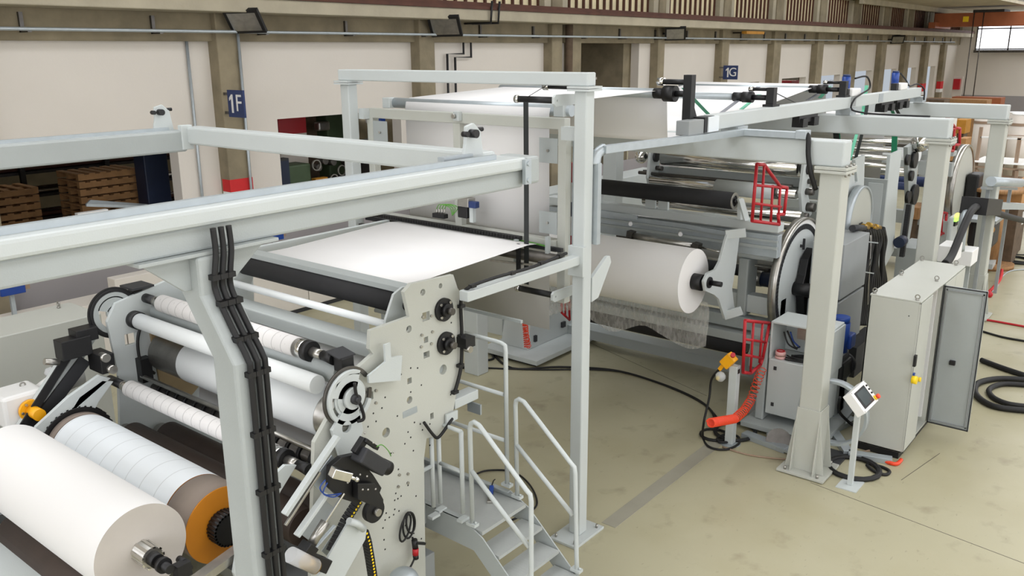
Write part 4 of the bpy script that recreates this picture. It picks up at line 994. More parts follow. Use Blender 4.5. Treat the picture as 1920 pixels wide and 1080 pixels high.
MB().ball((13.0,7.62,3.28), .12, 16).build('motor_bell', 'chrome', U)
t2 = thing('core_roll', 'short pale grey roll on a steel shaft behind the black roller', 'roll', (12.7,5.6,2.8))
MB().cyl((12.7,5.1,2.94), (12.7,6.05,2.94), .12, 36).build('wrap', 'paint', t2); MB().cyl((12.7,4.75,2.94), (12.7,7.25,2.94), .07, 24).build('shaft', 'chrome', t2); MB().cyl((12.7,5.02,2.94), (12.7,5.09,2.94), .1, 24).build('collar', 'steel_dark', t2)
# the big disc
DX, DY, DZ, DR = 12.12, 4.4, 1.78, .93
d = MB().cyl((DX,DY,DZ), (DX,DY+.05,DZ), DR-.09, 64).build('disc', 'paint', U)
MB().ring((DX,DY-.03,DZ), (DX,DY+.08,DZ), DR, DR-.03, 72).build('disc_rim', 'steel', d)
MB().ring((DX,DY-.0,DZ), (DX,DY+.06,DZ), DR-.03, DR-.085, 72).build('disc_band', 'white', d)
sl = MB()
for i in range(90):
    a = 2*PI*i/90; sl.bar((DX+(DR-.1)*math.cos(a),DY-.004,DZ+(DR-.1)*math.sin(a)), (DX+(DR-.165)*math.cos(a),DY-.004,DZ+(DR-.165)*math.sin(a)), .012, .028, (-math.sin(a),0,math.cos(a)))
each(sl, 'slot', 'black', d)
MB().ring((DX,DY-.006,DZ), (DX,DY,DZ), DR-.095, DR-.17, 72).build('slot_ring', 'charcoal', d)
m_ = MB()
for (dx, dz, l) in ((0.05,.62,.16), (-.05,.55,.04), (0.0,-.55,.1)): m_.bar((DX+dx,DY-.006,DZ+dz), (DX+dx,DY-.006,DZ+dz-l), .05, .02, (1,0,0))
each(m_, 'disc_slot', 'charcoal', d)
MB().prism([(DX-.05,DZ+.35), (DX+.15,DZ+.48), (DX+.3,DZ+.3), (DX+.28,DZ-.5), (DX+.0,DZ-.55), (DX-.1,DZ-.2), (DX-.2,DZ-.02), (DX-.12,DZ+.12)], DY-.14, DY-.02).build('drive_cover', 'black', d, bev=.01)
MB().cyl((DX-.15,DY-.25,DZ-.08), (DX-.15,DY,DZ-.08), .1, 24).cyl((DX-.02,DY-.3,DZ-.06), (DX-.02,DY-.1,DZ-.06), .05, 14).build('drive_hub', 'black', d)
# base bars at the floor
MB().box(12.1, 12.45, 4.2, 8.6, .12, .3).build('floor_beam', 'paint_grey', U, bev=.01)
MB().box(10.95, 12.2, 4.2, 4.55, .05, .3).build('foot', 'paint_dark', U)
MB().box(11.9, 14.2, 4.46, 4.6, .1, 1.2).build('side_frame', 'paint', U)
MB().box(11.35, 11.75, 4.55, 4.75, .6, 1.2).build('roller_bracket', 'paint', U, bev=.01)
MB().cyl((11.45,4.85,.86), (11.45,7.6,.86), .16, 32).build('roller', 'black_matte', U); MB().cyl((11.45,4.83,.86), (11.45,4.86,.86), .1, 20).build('roller_end', 'steel', U)
# far pedestal
t = thing('roll_pedestal', 'light grey tapered pedestal on a foot plate with a coiled orange hose', 'stand', (11.6,8.6,0))
bt_ = [at(983,652,Y=8.5), at(1070,618,Y=8.5)]
vs = [(10.95,8.5,.14), (12.6,8.5,.14), (12.6,9.1,.14), (10.95,9.1,.14), (11.15,8.5,1.5), (12.5,8.5,1.5), (12.5,9.0,1.5), (11.15,9.0,1.5)]
MB().add(vs, [(0,3,2,1), (4,5,6,7), (0,1,5,4), (1,2,6,5), (2,3,7,6), (3,0,4,7)]).build('body', 'paint', t, bev=.01)
MB().box(10.6, 13, 8.05, 9.25, .06, .14).build('foot_plate', 'paint', t, bev=.005)
MB().box(10.7, 12.9, 8.15, 9.15, 0, .06).build('pads', 'black', t)
MB().box(11.1, 11.16, 8.46, 8.5, .25, .36).box(11.9, 12.0, 8.46, 8.5, .3, .4).build('cutouts', 'charcoal', t)
MB().box(11.15, 11.25, 8.42, 8.52, 1.4, 1.66).build('hose_bracket', 'white', t)
tag(MB().coil([at(980,566,Y=8.38), at(984,600,Y=8.36), at(988,652,Y=8.34)], .045, .007, 22).coil([at(992,652,Y=8.34), at(984,610,Y=8.3), at(977,572,Y=8.38)], .035, .007, 12).build('coiled_hose', 'orange', loc=at(986,655,Y=8.34)), 'orange coiled air hose hanging on the far pedestal', 'hose')
# jumbo roll and its film
jx, jz = 10.17, 2.07
t = roll('jumbo_roll', 'jumbo plain white roll held between two arms in the middle of the picture', 'roll', (jx,5.1,jz), (jx,8.2,jz), .435, 'paper', end='paper', core=.05)
MB().cyl((jx,4.96,jz), (jx,5.1,jz), .11, 28).build('chuck', 'black', t); MB().cyl((jx,4.93,jz-.0), (jx,4.99,jz), .07, 24).build('shaft', 'black', t)
vs = []; fs = []
NY, NZ = 24, 8
random.seed(5)
for i in range(NY+1):
    y = 5.0+2.9*i/NY
    for j in range(NZ+1):
        zz = 1.72-(.62+.1*math.sin(i*.6))*j/NZ; vs.append((10.45+.03*math.sin(i*1.1+j*.5)+.01*random.random(), y, zz))
for i in range(NY):
    for j in range(NZ): a = i*(NZ+1)+j; fs.append((a, a+1, a+NZ+2, a+NZ+1))
tag(MB().add(vs, fs, True).build('hanging_film', 'nonwoven_film', loc=(10.45,6,1.1)), 'see-through nonwoven film hanging below the jumbo roll', 'film')
# white roll seen through the frame behind
roll('paper_roll', 'white roll partly hidden behind the disc and the jumbo roll arm', 'roll', (12.9,4.75,2.0), (12.9,7.7,2.0), .3, 'paper', end='paper', core=.05)
# red guards
def guard(pts, lab, Y, bars=(), r=.022):
    o = thing('red_guard', lab, 'guard', at(*pts[0], Y=Y))
    for i, (a, b) in enumerate(list(zip(pts, pts[1:]+pts[:1]))): MB().cyl(at(*a, Y=Y), at(*b, Y=Y), r, 8).build('frame_bar', 'red', o)
    for a, b in bars: MB().cyl(at(*a, Y=Y), at(*b, Y=Y), r*.8, 8).build('inner_bar', 'red', o)
    return o
guard([(1419,308), (1433,309), (1463,350), (1476,352), (1470,402), (1459,402), (1461,421), (1410,414)], 'tall red tubular guard beside the big disc, above the rail', 4.25, [((1433,309),(1426,415)), ((1449,347),(1445,418)), ((1463,350),(1459,420)), ((1415,347),(1468,352)), ((1412,381),(1464,388))])
guard([(1397,601), (1443,606), (1430,672), (1426,684), (1407,700), (1393,698)], 'red tubular guard hanging below the big disc', 4.25, [((1413,603),(1407,700)), ((1430,605),(1424,680)), ((1396,636),(1437,642)), ((1394,665),(1431,672))])
guard([(1053,560), (1067,561), (1068,600), (1053,586)], 'small red guard half hidden behind the portal post', 7.9, [((1060,561),(1060,590))], .02)
# stand with hydraulic unit
t = thing('control_stand', 'grey stand box with an open top shelf beside the near column', 'cabinet', (10.9,4.2,0))
def zpl(px, py, Y): return at(px, py, Y=Y).z
SX = 10.7; SY0, SY1 = 3.42, 4.2; YS = 3.9
bz0, bz1, tz = .24, 1.03, 1.53
MB().box(SX, SX+.5, SY0, SY1, bz0, bz1).build('lower_box', 'paint', t, bev=.015)
MB().box(SX, SX+.55, SY0, SY1, tz, tz+.025).box(SX, SX+.55, SY1-.025, SY1, bz1, tz).box(SX, SX+.55, SY0-.02, SY0+.005, bz1-.1, tz).box(SX+.5, SX+.53, SY0, SY1, bz1, tz).build('hood', 'paint', t, bev=.005)
MB().box(SX, SX+.4, SY1+.02, SY1+.14, .12, 1.25).build('back_post', 'paint_grey', t, bev=.02)
MB().box(SX-.2, SX+.7, SY0-.1, SY1+.25, .05, .12).build('base_plate', 'paint_grey', t, bev=.004)
for y in (SY0, SY1-.1): MB().box(SX-.1, SX+.5, y, y+.1, 0, .05).build('foot', 'charcoal', t)
for z in (bz0+.15, bz1-.12): MB().box(SX-.008, SX, SY1-.12, SY1-.08, z-.025, z+.025).build('lock', 'charcoal', t)
for (a, b, c, m) in (((1470,622),(1478,645),(1495,655),'black'), ((1482,622),(1488,640),(1500,652),'blue'), ((1476,620),(1490,650),(1500,650),'black')):
    MB().tube([at(*a, X=SX+.3), at(*b, X=SX+.3), at(*c, X=SX+.3)], .012, 6, sub=5).build('hose', m, t)
MB().box(SX+.3, SX+.45, 3.75, 3.95, tz-.25, tz-.08).build('valve', 'steel', t)
tp = thing('tape_roll', 'roll of pink tape standing on the control stand', 'tape', (10.8,4.08,1.03))
c = Vector((10.8,4.08,bz1))
MB().cyl(c, c+Vector((0,0,.035)), .07, 24).cyl(c+Vector((0,0,.05)), c+Vector((0,0,.1)), .07, 24).build('tape', 'pink', tp); MB().cyl(c+Vector((0,0,.03)), c+Vector((0,0,.055)), .06, 24).build('core', 'tan', tp); MB().ring(c+Vector((0,0,.1)), c+Vector((0,0,.11)), .055, .035, 20).build('rim', 'red', tp)
q = MB()
for k in range(3): q.tube([Vector((10.76+k*.03,4.0,bz1+.012+k*.02)), Vector((10.78,3.8+k*.04,bz1+.012+k*.02)), Vector((10.85+k*.02,3.6,bz1+.012+k*.02)), Vector((10.95,3.8,bz1+.012+k*.02)), Vector((10.85,3.95,bz1+.012+k*.02))], .01, 6, sub=5)
tag(q.build('cable_bundle', 'rubber', loc=(10.85,3.8,1.03)), 'tangle of black cable lying on the control stand', 'cable')
# red-orange spiral hose falling from the stand
o = thing('spiral_hose', 'long red-orange spiral air hose falling in a curve beside the bollard', 'hose', at(1345,792,Y=4.1))
pts = [at(1430,690,Y=4.25), at(1420,715,Y=4.22), at(1408,750,Y=4.2), at(1395,770,Y=4.15), at(1378,785,Y=4.1)]
MB().coil(pts, .055, .0055, 20, per=16).build('coils', 'orange', o); MB().coil([at(1378,785,Y=4.1), at(1332,793,Y=4.05)], .05, .009, 24, per=14).build('tight_coils', 'orange', o)
# bollard with orange remote
t = thing('bollard', 'square grey bollard with an orange pendant control on top', 'post', (9.95,4.35,0))
bx, by = 9.99, 4.36
MB().box(bx-.055, bx+.055, by-.055, by+.055, .01, 1.1).build('post', 'paint', t, bev=.006); MB().cyl((bx,by,0), (bx,by,.012), .14, 20).build('base_plate', 'galv', t)
MB().box(bx-.03, bx+.03, by-.058, by-.055, 1.0, 1.06).build('socket', 'black', t)
r = thing('pendant_control', 'orange pendant control with red button resting on the bollard', 'remote', (bx-.02,by,1.1))
a = at(1357,690,X=bx-.05); b = at(1378,668,X=bx-.05)
MB().bar(at(1349,693,X=bx-.05), at(1362,678,X=bx-.05), .05, .05).build('grip', 'amber', r, bev=.008)
MB().bar(at(1358,684,X=bx-.05), at(1375,668,X=bx-.05), .12, .14).build('housing', 'amber', r, bev=.015)
c = at(1374,667,X=bx-.1); MB().cyl(c, c+Vector((-.04,-.02,.03)), .03, 14).build('button', 'red', r)
MB().ball(at(1351,706,X=bx-.1), .07, 10).build('plastic_bag', 'plastic_bag', r); MB().ball(at(1346,709,X=bx-.1), .03, 8).build('yellow_tag', 'yellow', r)
tag(MB().tube([at(1348,693,X=bx-.05), at(1334,712,X=bx-.05), at(1330,745,X=bx-.08), at(1320,790,Z=.35), at(1318,820,Z=.02), at(1330,838,Z=.02), at(1360,843,Z=.02), at(1385,832,Z=.02), at(1383,818,Z=.02), at(1360,815,Z=.03), at(1345,822,Z=.03), at(1350,829,Z=.03), at(1375,828,Z=.03)], .016, 8, sub=6).build('pendant_cable', 'rubber', loc=at(1330,838,Z=.02)), 'black cable dropping from the orange pendant control to a coil at the bollard foot', 'cable')
def loops(name, c, n, rx, lab, r=.016, m='rubber', ry=None, jit=.05, z=.02):
    mb = MB(); ps = []; ry = ry or rx
    for k in range(n*18+1):
        g = 2*PI*k/18; f = 1+jit*math.sin(g*.37); ps.append((c.x+rx*f*math.cos(g), c.y+ry*f*math.sin(g), z+.6*r*k/18*.5))
    return tag(mb.tube(ps, r, 8).build(name, m, loc=(c.x,c.y,0)), lab, 'cable')
loops('cable_coil', at(1378,812,Z=0), 3, .3, 'loose black cable coil on the floor around the bollard', ry=.26)
loops('cable_coil', at(1339,818,Z=0), 2, .18, 'small black cable loop on the floor just left of the bollard')
# ============================================================ BIG PORTALS 4, 5, 6 over the machines
def portal(x, lab, ztop=4.06, y=3.2, w=.26, y1=9.0, base=True):
    t = thing('machine_portal', lab, 'frame', (x,y,0))
    MB().box(x-w/2, x+w/2, y-w/2, y+w/2, .04, 3.72).build('column', 'paint_warm', t, bev=.015)
    vs = []
    for z, a in ((.04, .26), (.8, .135)):
        vs += [(x-a,y-a,z), (x+a,y-a,z), (x+a,y+a,z), (x-a,y+a,z)]
    for (fx, fy) in ((1,0), (0,1)):
        g = MB()
        for s_ in (-1, 1):
            if fx: q = [(x-.24,.04), (x+.24,.04), (x+.135,.85), (x-.135,.85)]; g.prism(q, y+s_*.132, y+s_*.146, 'y')
            else: q = [(y-.24,.04), (y+.24,.04), (y+.135,.85), (y-.135,.85)]; g.prism(q, x+s_*.132, x+s_*.146, 'x')
        each(g, 'base_gusset', 'paint_warm', t, bev=.003)
    MB().box(x-.29, x+.29, y-.29, y+.29, .01, .04).build('base_plate', 'paint_warm', t, bev=.004)
    bm_ = MB()
    for (dx, dy) in ((-.24,-.2), (.24,-.2), (-.24,.2), (.24,.2)): bm_.cyl((x+dx,y+dy,.04), (x+dx,y+dy,.08), .018, 6)
    each(bm_, 'anchor_bolt', 'steel', t)
    each(MB().box(x-w/2-.05, x+w/2+.05, y-w/2-.05, y+w/2+.05, 3.70, 3.735).box(x-w/2-.05, x+w/2+.05, y-w/2-.05, y+w/2+.05, 3.74, 3.775), 'flange_plate', 'paint_warm', t, bev=.004)
    bm_ = MB()
    for dx in (-.12, 0, .12): bm_.cyl((x+dx,y-w/2-.03,3.775), (x+dx,y-w/2-.03,3.80), .015, 6).cyl((x+dx,y-w/2-.03,3.67), (x+dx,y-w/2-.03,3.70), .015, 6)
    each(bm_, 'bolt', 'steel', t)
    MB().box(x-w/2, x+w/2, y-.12, y1, 3.775, ztop).build('cross_beam', 'paint', t, bev=.02)
    MB().box(x-w/2, x+w/2, y1-.3, y1, .0, 3.775).build('column', 'paint', t, bev=.015)
    return t
portal(9.9, 'big grey portal with flared column foot, in front of the disc machine', y=3.28, y1=8.9)
portal(13.9, 'middle one of the three big grey machine portals, column behind the cabinet', y=3.12, y1=8.9)
portal(18.2, 'farthest big grey machine portal at the right with the cable on its column', y=3.12, y1=8.9, ztop=4.04)
# longitudinal beam on top of the portals
t = thing('ridge_beam', 'long light grey beam lying lengthwise on the three big portals', 'beam', (13,4.5,4.06))
MB().box(9.2, 17.9, 4.46, 4.6, 4.16, 4.33).build('beam', 'paint', t, bev=.01)
MB().box(8.95, 9.2, 4.45, 4.61, 4.15, 4.32).build('box_end', 'black', t)
MB().box(9.02, 9.28, 4.435, 4.47, 4.15, 4.32).build('label_plate', 'paper_blue', t, bev=.004)
MB().box(8.6, 8.98, 4.46, 4.62, 4.14, 4.3).build('hinge_box', 'paint_dark', t, bev=.008)
for x in (9.9, 13.9, 18.0):
    MB().box(x-.14, x+.14, 4.42, 4.64, 4.06, 4.16).build('saddle', 'galv', t)
for x in (14.0, 15.4): MB().box(x-.12, x+.1, 4.452, 4.462, 4.18, 4.32).build('plate', 'galv' if x > 15 else 'paint_dark', t)
for x in (12.2, 15.9, 16.8): MB().box(x-.35, x+.35, 4.48, 4.58, 4.06, 4.16).box(x-.3, x-.12, 4.44, 4.6, 4.0, 4.12).box(x+.12, x+.3, 4.44, 4.6, 4.0, 4.12).build('under_clamp', 'black', t)
# galvanised cable duct from the portal post to the big portal
t = thing('cable_duct', 'galvanised cable duct rising beside the middle post and crossing to the big portal', 'duct', (7.02,4.6,3.1))
MB().box(6.98, 7.04, 4.56, 4.68, 3.2, 4.0).build('riser', 'galv', t, bev=.003)
MB().tube([(7.01,4.62,3.98), (7.04,4.62,4.08), (7.16,4.62,4.12)], .055, 10, sub=5).build('bend', 'galv', t)
MB().bar((7.1,4.6,4.12), (9.78,4.37,4.1), .1, .07).build('run', 'galv', t)
MB().box(9.72, 9.84, 3.62, 4.4, 4.065, 4.14).build('run', 'galv', t, bev=.004)
MB().box(9.7, 9.86, 3.58, 3.7, 4.065, 4.16).build('end_box', 'galv', t, bev=.004)
tag(MB().tube([(9.78,3.6,4.12), (9.74,3.56,4.08), (9.72,3.54,3.9), (9.73,3.5,3.7), (9.8,3.45,3.5)], .028, 10, sub=5).build('supply_cable', 'rubber', loc=(9.74,3.5,3.6)), 'thick black cable dropping out of the galvanised duct over the big portal beam', 'cable')
# black roller brackets with belts
def rbr(x, lab, big=False, z=4.33):
    t = thing('roller_bracket', lab, 'bracket', (x,4.6,z-.2))
    z0 = 4.1 if big else 4.33
    if big:
        MB().box(x-.06, x+.04, 4.58, 4.68, 4.1, 4.78).prism([(x,4.1), (x+.28,4.1), (x+.06,4.45)], 4.6, 4.64).build('upright', 'black', t)
        MB().box(x-.28, x+.15, 4.55, 4.72, 4.07, 4.11).build('foot', 'black', t)
    else: MB().box(x-.05, x+.06, 4.5, 4.6, 4.33, 4.57).box(x-.1, x+.12, 4.48, 4.62, 4.33, 4.36).build('upright', 'black', t)
    y0 = 4.62; zz = 4.57 if big else 4.44
    MB().cyl((x,y0,zz), (x,y0+.2,zz), .035, 14).build('arm', 'black', t)
    MB().cyl((x,y0+.18,zz), (x,y0+.32,zz), .09 if big else .07, 24).build('hub', 'black', t); MB().cyl((x,y0+.3,zz), (x,y0+.45,zz), .06, 20).build('neck', 'black', t)
    MB().cyl((x,y0+.4,zz), (x,7.35,zz), .055 if big else .045, 28).build('web_roller', 'galv', t)
    zt = 4.7 if big else 4.545
    MB().cyl((x,4.6,zt), (x,4.95 if big else 4.8,zt), .03 if big else .022, 14).build('arm', 'black', t); MB().cyl((x,4.95 if big else 4.8,zt), (x,5.03 if big else 4.86,zt), .045 if big else .03, 18).build('belt_roller', 'chrome', t)
    return t
rbr(8.9, 'large black roller bracket standing left of the ridge beam end', True)
rbr(11.0, 'black roller bracket standing on the ridge beam, second from the left', False)
rbr(13.75, 'black roller bracket beside the blue motor on the ridge beam', False)
def motor(x, lab):
    t = thing('blue_motor', lab, 'motor', (x,4.53,4.33))
    MB().cyl((x,4.6,4.42), (x,4.6,4.63), .065, 20).build('body', 'blue', t); MB().cyl((x,4.6,4.63), (x,4.6,4.66), .055, 20).build('fan_cover', 'navy', t)
    MB().box(x-.1, x+.3, 4.45, 4.62, 4.33, 4.45).build('gearbox', 'white', t, bev=.02)
    MB().box(x-.22, x-.1, 4.5, 4.6, 4.33, 4.45).build('coupling', 'black', t)
motor(14.0, 'blue motor on the ridge beam beside the black roller bracket'); motor(16.6, 'blue motor near the far end of the ridge beam')
tag(MB().tube([(14.1,4.5,4.6), (14.4,4.42,4.62), (14.55,4.4,4.45), (14.2,4.42,4.36), (13.85,4.4,4.3), (13.8,4.42,4.16), (13.9,4.3,4.1), (13.9,3.9,4.08), (13.88,3.3,4.08)], .014, 8, sub=6).build('motor_cable', 'rubber', loc=(13.9,4.4,4.1)), 'black cable looping from the blue motor over the middle portal beam', 'cable')
tag(MB().tube([(16.7,4.55,4.62), (16.9,4.5,4.5), (17.2,4.5,4.38), (17.7,4.5,4.4), (17.9,4.42,4.3), (17.9,4.4,4.1)], .014, 8, sub=6).build('motor_cable', 'rubber', loc=(17.9,4.4,4.1)), 'black cable from the far blue motor running to the beam end', 'cable')
def belt(pts, m, lab, w=.06):
    s_ = MB()
    for a, b in zip(pts, pts[1:]): s_.bar(Vector(a), Vector(b), w, .004, (1,0,.2))
    p = min(pts, key=lambda q: q[2])
    return tag(s_.build('flat_belt', m, loc=p), lab, 'belt')
B = lambda px, py, Y=4.99: at(px, py, Y=Y)
belt([B(1282,165), B(1295,180), B(1328,214)], 'green_belt', 'green flat belt behind the large black bracket')
belt([B(1422,163), B(1398,178), B(1352,212)], 'belt_grey', 'grey flat belt running down left from the second bracket')
belt([B(1450,172), B(1470,182), B(1492,193)], 'belt_grey', 'thin grey belt running right from the second bracket', w=.03)
belt([B(1424,177), B(1390,205)], 'green_light', 'light green belt below the second bracket')
belt([B(1560,150), B(1535,175), B(1514,188)], 'belt_grey', 'grey flat belt running down from the third bracket')
belt([B(1556,162), B(1537,184)], 'green_light', 'light green belt beside the blue motor bracket')
belt([B(1625,160,4.9), B(1619,205,4.9), B(1594,296,4.7), B(1594,318,4.7)], 'green_light', 'long light green belt coming down behind the ridge beam')
belt([B(1627,190,4.85), B(1619,240,4.8), B(1604,298,4.7)], 'belt_black', 'long black belt beside the light green one')
belt([B(1566,236,5.0), B(1569,266,5.0)], 'belt_black', 'short black belt below the middle portal beam', w=.1); belt([B(1571,236,4.99), B(1573,266,4.99)], 'green_belt', 'short green belt below the middle portal beam', w=.06)
belt([B(1664,187,4.6), B(1675,213,4.6)], 'green_belt', 'dark green belt under the far end of the ridge beam'); belt([B(1671,187,4.58), B(1685,213,4.58)], 'belt_black', 'black belt under the far end of the ridge beam')
belt([B(1678,243,4.5), B(1676,290,4.5), B(1666,335,4.5)], 'green_belt', 'dark green belt hanging in front of the far chrome rollers', w=.1)
# ============================================================ SECOND LINE of plates, doors and cabinets
t = thing('printing_unit', 'tall grey machine plates with a hinged sheet door between two big columns', 'machine', (15,5.5,0))
def plate(pts, Y, th, name, m='paint', holes=(), par=None, bev=.006):
    return MB().prism([(lambda v: (v.x, v.z))(at(px, py, Y=Y)) for px, py in pts], Y, Y+th, 'y', holes).build(name, m, par or t, bev=bev)
plate([(1582,328), (1602,318), (1603,345), (1608,340), (1604,300), (1622,291), (1620,350), (1612,362), (1606,440), (1574,440)], 4.25, .06, 'side_plate')
plate([(1670,290), (1692,281), (1684,345), (1676,470), (1660,500), (1652,480), (1664,345)], 4.3, .06, 'side_plate')
a = at(1618,333,Y=4.9); b = at(1668,333,Y=4.4)
MB().box(15.0, 15.05, 4.1, 4.75, 1.3, 2.95).build('sheet_door', 'paint_grey', t, bev=.006)
MB().box(14.99, 15.0, 4.16, 4.4, 1.35, 2.88).build('door_leaf', 'paint', t, bev=.004)
MB().box(14.985, 14.998, 4.42, 4.72, 1.75, 2.35).build('door_window', 'steel', t, bev=.02)
MB().tube([(14.96,4.30,2.05), (14.94,4.30,2.02), (14.94,4.30,1.86), (14.96,4.30,1.83)], .014, 8).build('handle', 'black', t)
MB().cyl((14.9,4.5,3.2), (14.9,6.5,3.2), .05, 20).build('roller', 'steel', t)
for z in (3.15, 3.0, 2.85, 2.7): MB().cyl((17.2,4.6,z+.2), (17.2,7.2,z+.2), .055, 20).build('roller', 'chrome', t)
MB().box(14.4, 14.6, 4.5, 8.0, 2.6, 2.8).box(16.0, 16.2, 4.5, 8, 1.9, 2.1).build('cross_beam', 'paint_grey', t)
# round toothed wheel disc seen edge-on
w = MB().cyl((13.75,4.1,2.45), (13.75,4.14,2.45), .52, 40).build('wheel_disc', 'paint_warm', t)
MB().ring((13.75,4.08,2.45), (13.75,4.2,2.45), .55, .52, 48).build('wheel_rim', 'galv', w)
MB().box(13.7, 13.85, 4.09, 4.1, 2.3, 2.42).build('wheel_slot', 'charcoal', w)
# big grey enclosure boxes behind the near column
t = thing('drive_enclosure', 'stack of two grey boxes right behind the big near column', 'cabinet', (12.9,4,.9))
MB().box(12.0, 13.1, 3.75, 4.2, 1.62, 2.42).build('upper_box', 'paint_dark', t, bev=.01); MB().box(12.0, 13.1, 3.75, 4.2, .85, 1.58).build('lower_box', 'paint_dark', t, bev=.01)
MB().box(12.3, 12.9, 3.85, 4.15, 0, .85).build('leg', 'paint_grey', t)
# hydraulic manifold
t = thing('hydraulic_manifold', 'brass manifold with a bundle of black hoses right of the grey boxes', 'hydraulics', (14.3,3.9,.5))
p = lambda px, py, Y=3.95: at(px, py, Y=Y)
MB().cyl(p(1598,428), p(1620,427), .05, 14).build('barrel', 'charcoal', t)
for k, (px, py) in enumerate(((1618,424), (1628,421), (1634,425), (1640,424))): MB().cyl(p(px,py), p(px+9,py+3), .04, 10).build('fitting', 'brass', t)
for k in range(13):
    x = 1620+k*3; MB().tube([p(x,428), p(x+3+(k % 3)*2,450), p(x-4+(k*7) % 9,490), p(x-8+k,530), p(1612+k*3.3,575), p(1606+k*3.5,610)], .036, 8, sub=5).build('hose', 'rubber', t)
for (px) in (1614, 1630): MB().cyl(p(px,440), p(px-6,570), .035, 12).build('steel_pipe', 'steel', t)
MB().bar(p(1615,452), p(1642,455), .08, .02).bar(p(1608,508), p(1634,512), .08, .02).build('pipe_clamp', 'galv', t)
MB().box(13.4, 14.6, 3.85, 4.1, .0, .5).build('base', 'charcoal', t)
# blue and black motors beside the column foot
t = thing('pump_motor', 'blue electric motor standing behind the near column', 'motor', at(1575,650,Y=3.6))
c = at(1575,632,Y=3.6); MB().cyl(c+Vector((0,0,-.2)), c+Vector((0,0,.22)), .12, 20).build('body', 'blue', t); MB().cyl(c+Vector((0,0,.22)), c+Vector((0,0,.3)), .11, 20).build('fan_cover', 'blue', t)
MB().box(c.x-.02, c.x+.2, c.y-.16, c.y-.05, c.z-.15, c.z+.05).build('terminal_box', 'blue', t, bev=.02)
for k in range(2): MB().tube([at(1580+k*3,627,Y=3.42), at(1572+k*4,638,Y=3.42), at(1574+k*4,655,Y=3.42)], .01, 6, sub=4).build('wire', 'pink', t)
MB().box(c.x-.12, c.x+.12, c.y-.1, c.y+.1, 0, c.z-.2).build('bracket', 'paint_dark', t)
t = thing('fan_motor', 'black fan motor low behind the near column', 'motor', at(1570,700,Y=3.6))
c = at(1568,690,Y=3.6); MB().bar(c+Vector((-.2,0,0)), c+Vector((.22,0,0)), .3, .3).build('body', 'black', t, bev=.05); MB().cyl(c+Vector((.2,-.02,0)), c+Vector((.27,-.02,0)), .17, 20).build('fan', 'charcoal', t)
MB().box(c.x-.15, c.x+.15, c.y-.12, c.y+.12, c.z+.14, c.z+.22).build('terminal_box', 'charcoal', t, bev=.02)
MB().box(c.x-.2, c.x+.2, c.y-.1, c.y+.1, 0, c.z-.14).build('stand', 'paint_dark', t)
t = thing('hose_ring', 'large grey plastic tube ring leaning at the column foot', 'ring', (10.6,3.25,0))
MB().ring((10.1,3.12,.72), (10.22,3.12,.72), .42, .39, 40).build('ring', 'galv', t)
# ============================================================ CABINET with open door
t = thing('switch_cabinet', 'tall light grey switch cabinet standing free at the right with one door open', 'cabinet', (11.9,2.7,0))
CX0, CX1, CY0, CY1, CZ = 10.86, 13.15, 2.45, 3.03, 2.08
MB().box(CX0+.02, CX1-.02, CY0+.03, CY1, 0, .1).build('plinth', 'black', t)
bd = MB().box(CX0, CX0+.02, CY0, CY1, .1, CZ).box(CX1-.02, CX1, CY0, CY1, .1, CZ).box(CX0, CX1, CY1-.02, CY1, .1, CZ).box(CX0, CX1, CY0, CY1, .1, .12).box(12.0, 12.03, CY0, CY1, .1, CZ)
bd.build('body', 'paint_warm', t, bev=.003)
MB().box(CX0, CX1, CY0-.02, CY1, CZ, CZ+.02).build('roof', 'paint_warm', t, bev=.005)
MB().box(CX0+.0, 11.42, CY0-.025, CY0, .12, CZ-.01).build('front_panel', 'paint_warm', t, bev=.004)
o = MB().box(12.06, 12.6, CY0-.025, CY0, .12, CZ-.01).build('door', 'paint_warm', t, bev=.004); o = MB().box(12.61, CX1, CY0-.025, CY0, .12, CZ-.01).build('door', 'paint_warm', t, bev=.004)
MB().box(CX0+.001, CX0+.008, CY0-.026, CY0-.02, .1, CZ).build('seam', 'charcoal', t)
pn = MB().box(11.45, 11.98, CY1-.06, CY1-.03, .2, CZ-.05).build('mounting_plate', 'galv', t)
random.seed(11)
cp = MB()
for k in range(14):
    z = .25+k*.125
    x = 11.48
    while x < 11.9:
        w_ = random.choice((.03,.05,.08)); cp.box(x, x+w_, CY1-.2, CY1-.06, z, z+.09); x += w_+.01
cps = each(cp, 'terminal', 'green_pcb', t)
for i, c_ in enumerate(cps):
    if i % 3 == 0: c_.data.materials[0] = M['charcoal']
    elif i % 7 == 1: c_.data.materials[0] = M['paint_grey']
MB().box(11.95, 11.99, CY0+.05, CY1-.2, .2, CZ-.05).build('perforated_rail', 'white', t)
MB().box(11.5, 11.7, CY0+.1, CY0+.2, 1.75, 1.95).build('breaker', 'amber', t)
MB().cyl((11.2,CY0-.05,1.0), (11.2,CY0-.025,1.0), .03, 12).build('seal', 'yellow', t)
c = at(1712,686,Y=CY0-.03)
tg = MB().box(c.x-.03, c.x+.03, CY0-.06, CY0-.03, c.z, c.z+.14).build('key_switch', 'black', t)
c = at(1713,712,Y=CY0-.05); MB().cyl((c.x,CY0-.09,c.z), (c.x,CY0-.03,c.z), .05, 16).build('emergency_stop', 'yellow', t)
c = at(1712,702,Y=CY0-.03); MB().box(c.x-.02, c.x+.02, CY0-.05, CY0-.03, c.z-.02, c.z+.02).build('blue_tag', 'blue', t)
d = MB().box(12.0, 12.03, 1.92, CY0-.02, .13, CZ-.02).build('door', 'paint_grey', t, bev=.003, label='open door swung out toward the aisle')
